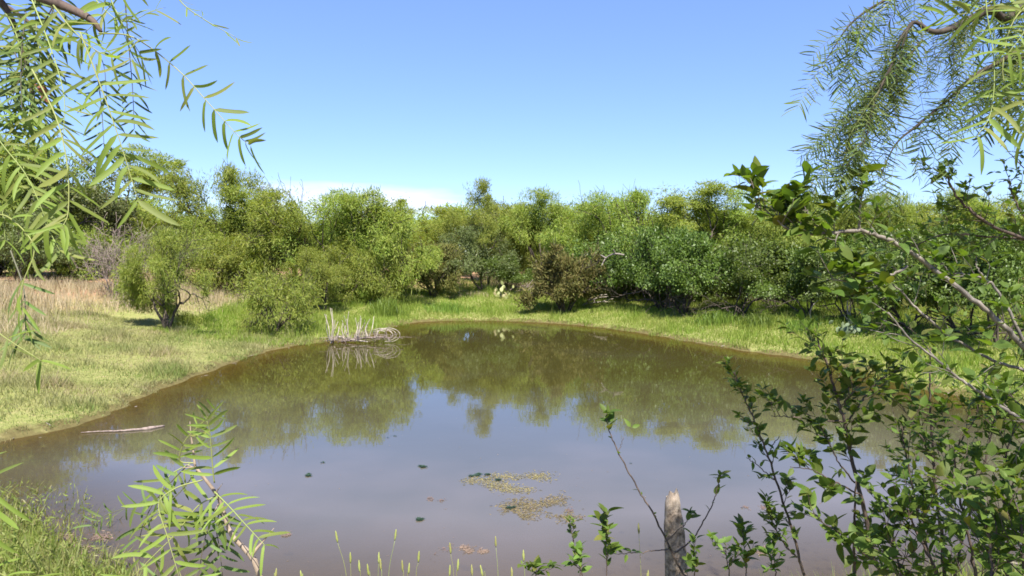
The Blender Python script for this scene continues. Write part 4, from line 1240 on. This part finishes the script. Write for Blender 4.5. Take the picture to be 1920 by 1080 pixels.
s.whorl(G4[-1], 6, 0.05, 0.3); s.leaves_on(G4, 5, 0.05, 0.4, 1)
s.done()

def seedling(px, top, depth, sway, n_, size, label, bank='ovate', bx=None):
    base_x = at(px + sway, 1080, depth)
    s_ = Shrub(gpt(base_x[0], base_x[1] * 1.0), label, "seedling", "seedlings along the near bank", "seedling", bank)
    C = s_.stem([(px + sway, 1090), (px + sway * 0.4, (1090 + top) / 2), (px, top)], (depth,) * 3, 0.0032, 0.0012, name="stem")
    s_.leaves_on(C, n_, size, 0.55, 1.0)
    s_.whorl(C[-1], 4, size, 0.8)
    s_.twigs(C, 3, size * 1.4, 4, size * 0.8, 0.6, 0.95, 0.3)
    s_.done()
seedling(1137, 962, 2.6, 0, 14, 0.062, "seedling with a tiered spire of broad leaves beside the thin sapling")
seedling(1068, 975, 2.6, 25, 7, 0.045, "seedling with a few small dark round leaves on two leaning tips")
seedling(1086, 1035, 2.5, 2, 10, 0.05, "low pale green seedling at the foot of the small dark leaved one", 'ovate_light')
seedling(1005, 1065, 2.5, 0, 7, 0.045, "smallest dark seedling just rising into view among the seed heads")
seedling(1392, 985, 2.5, 8, 16, 0.056, "dark seedling with pointed leaves between the post and the slender shoot")
seedling(1360, 1018, 2.45, 8, 14, 0.045, "light green seedling next to the dark pointed leaved one", 'ovate_light')
seedling(1302, 1030, 2.6, 0, 12, 0.045, "seedling growing close against the foot of the post")
seedling(1445, 1040, 2.3, 10, 18, 0.045, "bushy light green seedling in front of the slender shoot", 'ovate_light')

# ---- weathered post
pb = at(1268, 1180, 3.1)
O = np.array([pb[0], pb[1], H(pb[0], pb[1])])
ax = [O + (0.0, 0, -0.1), at(1268, 1080, 3.1), at(1265, 1010, 3.1), at(1262, 960, 3.1), at(1260, 925, 3.1)]
C = catmull(ax, 60)
sides = 30
th = np.linspace(0, 2 * np.pi, sides, endpoint=False)
t = thing("fence_post", O, "weathered grey post with flaking bark and a splintered bare top, standing at the water's edge", "post")
zfrac = np.linspace(0, 1, 60)
rad = np.interp(zfrac, [0, 0.6, 0.8, 0.92, 1.0], [0.056, 0.043, 0.035, 0.032, 0.026])
lump = 1 + 0.16 * (fbm(np.tile(np.cos(th) * 1.5 + 5, (60, 1)), zfrac[:, None] * 14 + np.sin(th) * 1.5, 61) - 0.45) + 0.10 * (vnoise(np.tile(th * 3.5, (60, 1)), zfrac[:, None] * 5, 63) - 0.5)
topcut = 0.022 * (np.cos(th + 0.9) * 0.9 + 0.9 * (vnoise(th * 2.6, th * 0 + 3.3, 66) - 0.5) + 0.5 * np.sin(th * 5))
V = []
for i in range(60):
    e = sm(0.8, 1.0, zfrac[i])
    for j in range(sides):
        rr = rad[i] * lump[i, j] * (1 - 0.12 * e * (math.sin(th[j] * 7) > 0.2))
        V.append(C[i] + np.array([math.cos(th[j]) * rr, math.sin(th[j]) * rr, -topcut[j] * -1.0 * e]))
V = np.array(V)
idx = np.arange(60 * sides).reshape(60, sides)
a, b = idx[:-1], np.roll(idx[:-1], -1, 1); c, d = np.roll(idx[1:], -1, 1), idx[1:]
F = np.stack([a, b, c, d], -1).reshape(-1, 4)
cen = C[-1] + np.array([-0.003, 0, -0.03])
V = np.vstack([V, cen[None]])
Fc = np.array([[idx[-1][j], idx[-1][(j + 1) % sides], len(V) - 1, len(V) - 1] for j in range(sides)])
m, n, l, out = nmat("post_wood")
f1 = noise(n, l, 30, 6, 'Object', 0.7, (1, 1, 0.12))
f2 = noise(n, l, 45, 6, 'Object', 0.75)
r1 = ramp(n, [(0.36, (0.13, 0.095, 0.07)), (0.5, (0.33, 0.26, 0.20)), (0.64, (0.44, 0.365, 0.29))])
r2 = ramp(n, [(0.38, (0.07, 0.05, 0.036)), (0.5, (0.22, 0.165, 0.12)), (0.62, (0.34, 0.265, 0.20))])
l.new(f1, r1.inputs[0]); l.new(f2, r2.inputs[0])
sp = n.new("ShaderNodeSeparateXYZ"); l.new(n.new("ShaderNodeTexCoord").outputs["Object"], sp.inputs[0])
mr = n.new("ShaderNodeMapRange"); mr.inputs[1].default_value = 0.64; mr.inputs[2].default_value = 0.74
zmid = float(C[48][2] - O[2])
mr.inputs[1].default_value = zmid - 0.03; mr.inputs[2].default_value = zmid + 0.02
l.new(nmath(n, l, 'ADD', sp.outputs[2], nmath(n, l, 'MULTIPLY', nmath(n, l, 'SUBTRACT', f2, 0.5), 0.12)), mr.inputs[0])
p = n.new("ShaderNodeBsdfPrincipled"); p.inputs["Roughness"].default_value = 0.9
l.new(mixc(n, l, mr.outputs[0], r2.outputs[0], r1.outputs[0]), p.inputs["Base Color"])
bp = n.new("ShaderNodeBump"); bp.inputs["Strength"].default_value = 0.9; bp.inputs["Distance"].default_value = 0.012
l.new(nmath(n, l, 'ADD', f1, f2), bp.inputs["Height"]); l.new(bp.outputs[0], p.inputs["Normal"]); l.new(p.outputs[0], out.inputs[0])
me = big_mesh("post", V - O, F, m, smooth=True)
link("shaft", me, t)
me = bpy.data.meshes.new("broken_top")
me.from_pydata([tuple(v_ - O) for v_ in np.vstack([V[idx[-1]], cen[None]])], [], [(j, (j + 1) % sides, sides) for j in range(sides)])
me.materials.append(m)
link("broken_top", me, t)

# ---- grass stems with seed heads on the near bank
FX = [(633, 1000, 650), (740, 997, 728), (657, 1040, 658), (674, 1055, 676), (710, 1040, 709), (714, 1052, 716), (755, 1055, 757), (766, 1060, 764),
      (784, 1038, 780), (845, 1022, 851), (858, 1053, 856), (843, 1064, 842), (930, 1010, 934), (982, 1036, 984), (885, 1063, 886), (905, 1064, 910),
      (960, 1068, 961), (1198, 985, 1202), (691, 1062, 694), (516, 1070, 514), (1214, 1074, 1213), (566, 1074, 568)]
for i, (hx, hy, bx) in enumerate(FX):
    q = 2.55 + 0.25 * ((i * 7) % 5) / 5
    hp = at(hx, hy, q); b0 = at(bx, 1085, q)
    O = np.array([b0[0] + (b0[0] - hp[0]) * 1.0, b0[1], 0]); O[2] = H(O[0], O[1])
    tg = thing("seed_grass", O, "grass stem with a slim pale seed head rising from the near bank", "grass stem", "seed heads along the bottom of the view")
    C = catmull([O, O * 0.45 + b0 * 0.55 + (0, 0, 0.02), b0, hp + (0, 0, -0.035)], 16)
    tb = Tubes(); tb.add(C, np.linspace(0.0014, 0.0007, 16), 4)
    link("stalk", tb.mesh("stalk", M['rachis'], O), tg)
    hd = unit(hp - C[-3])
    H_ = np.array([C[-1] + hd * 0.045 * u_ for u_ in np.linspace(0, 1, 9)])
    tb = Tubes(); tb.add(H_, 0.0040 * np.array([0.3, 0.75, 1, 1, 1, .95, .8, .6, .15]), 7, 0.25)
    link("seed_head", tb.mesh("seed_head", M['foxtail'], O), tg)

# ---- dead brush lying in the water's edge
O = on_z(660, 641, 0.03); O[2] = 0.0
t = thing("dead_brush", O, "bleached dead brush of upright stems with a curling twig hoop at the water's edge", "dead brush")
Yb = O[1]
def bp_(x, y, dy=0.0):
    return at_y(x, y, Yb + dy)
def dtube(name, pts, r0_, r1_, mat='dead', k=16, wob=0.1):
    tb_ = Tubes(); C_ = catmull(pts, k); tb_.add(C_, np.linspace(r0_, r1_, k), 5, wob)
    link(name, tb_.mesh(name, M[mat], O), t)
dtube("log", [bp_(618, 646), bp_(632, 632, 0.05), bp_(655, 636), bp_(690, 641, -0.1)], 0.026, 0.012)
dtube("log", [bp_(640, 640, 0.2), bp_(680, 634, 0.2), bp_(720, 632, 0.1)], 0.035, 0.02, 'deadtwig')
stems = [(618, 640, 612, 590), (620, 640, 622, 578), (622, 640, 628, 600), (646, 636, 642, 606), (650, 636, 650, 598), (655, 636, 654, 584), (668, 634, 666, 596),
         (672, 634, 676, 592), (676, 634, 684, 600), (684, 633, 690, 606), (690, 632, 694, 598), (664, 634, 672, 604), (630, 638, 636, 612), (688, 632, 686, 612), (640, 637, 648, 610)]
stems += [(x + rng.uniform(-5, 5), y, x2 + rng.uniform(-9, 9), y2 + rng.uniform(-6, 14)) for x, y, x2, y2 in stems]
for x0, y0, x1, y1 in stems:
    a_ = rng.normal(0, 0.15, 2)
    dtube("stem", [bp_(x0, y0, a_[0]), bp_((x0 + x1) / 2 + rng.normal(0, 3), (y0 + y1) / 2, a_[0]), bp_(x1, y1, a_[1])], 0.013, 0.006, 'dead')
tb = Tubes()
for i in range(90):
    x0 = rng.uniform(612, 735); y0 = 641 - (x0 - 612) * 0.055 + rng.normal(0, 2.5)
    a_ = rng.normal(0, 0.35)
    dx, dy_ = rng.normal(0, 14), -abs(rng.normal(0, 9)) + 2
    tb.add(catmull([bp_(x0, y0, a_), bp_(x0 + dx * .5, y0 + dy_ * 0.7 - 2, a_), bp_(x0 + dx, y0 + dy_, a_ + rng.normal(0, .1))], 6), np.linspace(0.008, 0.004, 6), 4)
link("twigs", tb.mesh("twigs", M['deadtwig'], O), t)["kind"] = "stuff"
for i, k_ in enumerate((1.0, 0.86, 0.72, 0.93, 0.62)):
    cx, cy = 728 - i * 4, 628
    pts = [bp_(705, 634, 0.1 * i)] + [bp_(cx + 22 * k_ * math.cos(a_), cy - 13 * k_ * math.sin(a_), 0.08 * i) for a_ in np.linspace(2.5, -1.9 + 0.3 * i, 9)]
    dtube("hoop", pts, 0.010, 0.006, 'dead', 30)

# small dead twig with an arched stem on the grass behind it
g0 = ground_at(575, 614)
O = g0.copy()
t = thing("dead_twig", O, "small dead twig with one arched stem stuck in the grass beside the dead brush", "twig")
Yb = g0[1]
dtube("stem", [g0, bp_(565, 608), bp_(556, 597), bp_(555, 588), bp_(559, 582)], 0.013, 0.008, k=18)
for x1, y1 in ((575, 583), (581, 590), (588, 594), (572, 594), (592, 602), (545, 606)):
    dtube("stem", [g0, bp_((574 + x1) / 2, (612 + y1) / 2), bp_(x1, y1)], 0.010, 0.005, 'deadtwig')

# ---- dead wood along the far bank
def dead_wood(name, label, lines, r_, cat, mat='dead', Y=None, fine=0, box=None):
    global O, t, Yb
    x0, y0 = lines[0][0]
    g_ = ground_at(x0, y0) if Y is None else at_y(x0, y0, Y)
    Yb = g_[1]
    O = np.array([g_[0], g_[1], H(g_[0], g_[1])])
    t = thing(name, O, label, cat)
    for ln in lines:
        dtube("limb", [bp_(x, y, rng.normal(0, 0.08)) for x, y in ln], r_, r_ * 0.45, mat, 6 * len(ln))
dead_wood("bent_limb", "bleached bent dead limb hanging between the mesquite and the hackberry", [[(1170, 478), (1152, 476), (1136, 484), (1128, 498)], [(1154, 477), (1150, 468)], [(1136, 484), (1126, 478)]], 0.035, "limb", 'greybark', Y=23.4)
dead_wood("brush_pile", "pile of grey dead branches on the grass beside the broad juniper", [[(1090, 574), (1115, 560), (1140, 556)], [(1096, 570), (1125, 566), (1150, 560)], [(1105, 562), (1128, 552)], [(1112, 570), (1120, 556), (1138, 552)], [(1100, 566), (1110, 556)], [(1120, 566), (1160, 566)]], 0.03, "brush pile")
dead_wood("brush_pile", "heap of grey twigs between the prickly pear and the broad juniper", [[(960, 552), (985, 540), (1000, 524)], [(965, 548), (995, 536)], [(970, 552), (990, 530)], [(955, 545), (975, 532)], [(975, 552), (1005, 545)], [(985, 550), (1002, 532)], [(962, 540), (992, 534)]], 0.028, "brush pile", 'deadtwig')
dead_wood("dead_stick", "short curved dead stick rising from the black shade under the hackberry", [[(1521, 600), (1519, 588), (1524, 573), (1534, 563)], [(1521, 602), (1534, 602), (1547, 592)]], 0.022, "stick")
dead_wood("dead_stick", "taller hooked pair of dead sticks arching above the pale prickly pear", [[(1592, 604), (1589, 580), (1590, 562), (1600, 547), (1612, 546)], [(1590, 604), (1595, 580), (1594, 560)], [(1590, 600), (1582, 590)]], 0.02, "stick")
for (x, y, lb) in ((1283, 583, "small grey spiky dead tuft at the edge of the sunlit grass"), (1258, 578, "taller grey brush tuft beside the spiky dead tuft")):
    g_ = ground_at(x, y)
    O = g_.copy(); Yb = g_[1]
    t = thing("dead_tuft", O, lb, "tuft")
    for i in range(16):
        dtube("stem", [g_, bp_(x + rng.normal(0, 5), y - 10, rng.normal(0, .1)), bp_(x + rng.normal(0, 11), y - rng.uniform(14, 34), rng.normal(0, .2))], 0.010, 0.005, 'deadtwig', 7)

# ---- prickly pears
pm = []
for i in range(4):
    k = 9
    V = []
    for zz in (-1, 1):
        for j in range(k):
            a = 2 * np.pi * j / k
            V.append((0.5 * 0.72 * math.sin(a), 0.05 * zz, 0.5 - 0.5 * math.cos(a) * (1 + 0.1 * math.sin(a * 2 + i))))
    V += [(0, -0.085, 0.55), (0, 0.085, 0.55)]
    Fq = [(j, (j + 1) % k, k + (j + 1) % k, k + j) for j in range(k)]
    Ft = [(j, 2 * k, (j + 1) % k) for j in range(k)] + [(k + j, k + (j + 1) % k, 2 * k + 1) for j in range(k)]
    pm.append((V, Fq + Ft))
def cactus(px, py, spread_px, n_, mat, label, hpx):
    g_ = ground_at(px, py)
    t_ = thing("prickly_pear", g_, label, "cactus")
    ms = []
    for V, Fq in pm:
        me = bpy.data.meshes.new("pad"); me.from_pydata(V, [], Fq); me.materials.append(M[mat]); ms.append(me)
    for i in range(n_):
        x = rng.normal(0, spread_px * 0.45); y = abs(rng.normal(0, hpx * 0.5))
        p_ = np.array([x * g_[1] / FPX, rng.normal(0, 0.2), y * g_[1] / FPX])
        d_ = unit(np.array([rng.normal(0, 0.6), rng.normal(0, 0.5), 1.0]))
        yv = unit(np.array([rng.normal(0, 0.5), -1, 0.2]))
        x_, y_, z_ = np.cross(yv, d_), yv, d_
        s_ = rng.uniform(0.11, 0.19)
        x_ = unit(x_); y_ = np.cross(z_, x_)
        mt = Matrix(((x_[0] * s_, y_[0] * s_, z_[0] * s_, p_[0]), (x_[1] * s_, y_[1] * s_, z_[1] * s_, p_[1]), (x_[2] * s_, y_[2] * s_, z_[2] * s_, p_[2]), (0, 0, 0, 1)))
        link("pad", ms[i % 4], t_, mat4=mt)
cactus(942, 560, 22, 26, 'cactus', "yellowish prickly pear clump on the bare ground by the twig heap", 16)
cactus(1590, 628, 24, 30, 'sage', "pale grey green prickly pear clump under the hooked dead sticks", 20)

# ---- things afloat: a stick, algae mats
O = on_z(230, 806); O[2] = 0.0
t = thing("floating_stick", O, "long pale rotting stick afloat near the grassy bank", "stick")
Yb = O[1]
pts = [on_z(x, y, 0.012) for x, y in ((152, 811), (185, 809), (220, 808), (250, 806), (280, 803), (308, 798))]
tb = Tubes(); C = catmull(pts, 26); tb.add(C, np.interp(np.linspace(0, 1, 26), [0, 0.5, 0.8, 1], [0.006, 0.012, 0.024, 0.010]), 6, 0.3)
link("shaft", tb.mesh("shaft", M['deadtwig'], O), t)

def algae(x0, x1, y0, y1, n_, mat, label, size=0.05, z=(-0.004, 0.006), blobs=5, seed=0, name="algae_mat"):
    r_ = np.random.default_rng(seed)
    n_ = int(n_ * 2.2)
    cx, cy = (x0 + x1) / 2, (y0 + y1) / 2
    O_ = on_z(cx, cy); O_[2] = 0.0
    ca = np.stack([r_.uniform(x0, x1, blobs), r_.uniform(y0, y1, blobs)], 1)
    k = r_.integers(0, blobs, n_)
    n_ = n_
    px = ca[k, 0] + r_.normal(0, (x1 - x0) / 11, n_); py = ca[k, 1] + r_.normal(0, (y1 - y0) / 9, n_)
    W3 = np.array([on_z(a_, b_) for a_, b_ in zip(px, py)])
    kk = fbm(W3[:, 0] * 5, W3[:, 1] * 5, 71 + seed) > 0.37
    W3 = W3[kk]; n2 = len(W3)
    W3[:, 2] = r_.uniform(*z, n2)
    a_ = r_.uniform(0, 6.28, n2)
    D_ = np.stack([np.cos(a_), np.sin(a_), r_.normal(0, 0.12, n2)], 1)
    V_, F_ = leaf_quads(W3, r_.uniform(0.3, 1.0, n2) * size, r_.uniform(0.08, 0.35, n2) * size, D_, np.array([0, 0, 1.0]) + r_.normal(0, 0.15, (n2, 3)))
    ob = link(name, big_mesh(name, V_ - O_, F_, M[mat]), None, O_)
    tag(ob, label, "algae", "algae afloat on the pond", "stuff" if False else None)
algae(878, 1018, 886, 920, 1000, 'algae', "olive algae mat edged with dark green tufts, the farther of the two large mats", 0.05, seed=1, blobs=13)
algae(948, 1092, 927, 972, 1300, 'algae', "yellow algae mat, the nearer of the two large mats", 0.05, seed=2, blobs=14)
algae(868, 915, 1026, 1044, 420, 'algae_pink', "pinkish brown algae patch by itself behind the seed heads", 0.035, seed=3, blobs=4)
algae(796, 850, 1015, 1050, 160, 'algae_pink', "faint brown algae beside the pinkish patch", 0.03, seed=4)
algae(520, 545, 1000, 1012, 120, 'algae_pink', "small brown scum patch beside the thorny sprig", 0.03, seed=5, blobs=3)
algae(90, 190, 1005, 1040, 500, 'algae_pink', "brown weed scum in front of the waterside weeds", 0.05, seed=6, blobs=6)
algae(1395, 1450, 1030, 1055, 250, 'algae_pink', "brown scum patch behind the dark pointed leaved seedling", 0.04, seed=7, blobs=4)
algae(795, 830, 930, 940, 100, 'algae_pink', "faint pale scum between the dark tufts in mid pond", 0.03, seed=8, blobs=3)
algae(1385, 1440, 940, 955, 150, 'algae_pink', "dull scum streak near the slender shoot", 0.035, seed=9, blobs=3)
algae(1060, 1100, 955, 975, 140, 'algae_pink', "thin brownish scum trailing off the yellow mat", 0.035, seed=10, blobs=4)
for i, (x, y, w, lb) in enumerate(((796, 876, 9, "dark green tuft alone in mid pond"), (575, 891, 8, "dark green tuft, the nearer of the pair closest to the sprig"), (609, 868, 5, "smallest dark green tuft of the pair closest to the sprig"),
        (893, 891, 11, "dark green tuft at the corner of the olive mat"), (917, 890, 8, "dark green tuft touching the back of the olive mat"), (940, 901, 9, "dark green tuft lying in the middle of the olive mat"),
        (1008, 901, 9, "dark green tuft at the far end of the olive mat"), (960, 952, 7, "dark green tuft at the tip of the yellow mat"), (781, 976, 9, "dark green slanting tuft nearest to the seed heads"),
        (1181, 870, 7, "dark green tuft beneath the thin sapling's crown"), (1227, 883, 7, "dark green tuft behind the thin sapling's stem"), (735, 821, 11, "faint dark tuft farthest out in the sky reflection"), (985, 904, 5, "small dark tuft next to the olive mat"))):
    algae(x - w, x + w, y - w * 0.22, y + w * 0.22, 130, 'algae_dark', lb, 0.04, (-0.003, 0.012), 3, 20 + i, "algae_tuft")

n_ = 420
W3 = np.stack([rng.uniform(-6, 6, n_), rng.uniform(4.8, 16, n_), rng.uniform(0.001, 0.004, n_)], 1)
W3 = W3[(sdist(W3[:, 0], W3[:, 1]) < -0.1)]
n_ = len(W3)
a_ = rng.uniform(0, 6.28, n_)
V_, F_ = leaf_quads(W3, rng.uniform(0.01, 0.045, n_), rng.uniform(0.003, 0.008, n_), np.stack([np.cos(a_), np.sin(a_), 0 * a_], 1), np.tile([0.0, 0, 1.0], (n_, 1)))
tag(link("floating_debris", big_mesh("floating_debris", V_, F_, M['algae_pink'])), "scattered bits of leaf and twig afloat on the pond", "debris", kind="stuff")
n_ = 2600
x = rng.uniform(-12, 13, n_); y = rng.uniform(5, 26, n_)
s_ = sdist(x, y)
k = (s_ > -0.25) & (s_ < 0.12)
x, y, s_ = x[k], y[k], s_[k]
n_ = len(x)
a_ = rng.uniform(0, 6.28, n_)
V_, F_ = leaf_quads(np.stack([x, y, np.maximum(height(x, y, s_), 0) + 0.012], 1), rng.uniform(0.04, 0.2, n_), rng.uniform(0.008, 0.03, n_),
                    np.stack([np.cos(a_), np.sin(a_), rng.normal(0, .1, n_)], 1), rng.normal(0, 0.3, (n_, 3)) + np.array([0, 0, 1.0]))
tag(link("shore_litter", big_mesh("shore_litter", V_, F_, M['greybrush'])), "dead stalks and litter washed up along the waterline", "litter", kind="stuff")
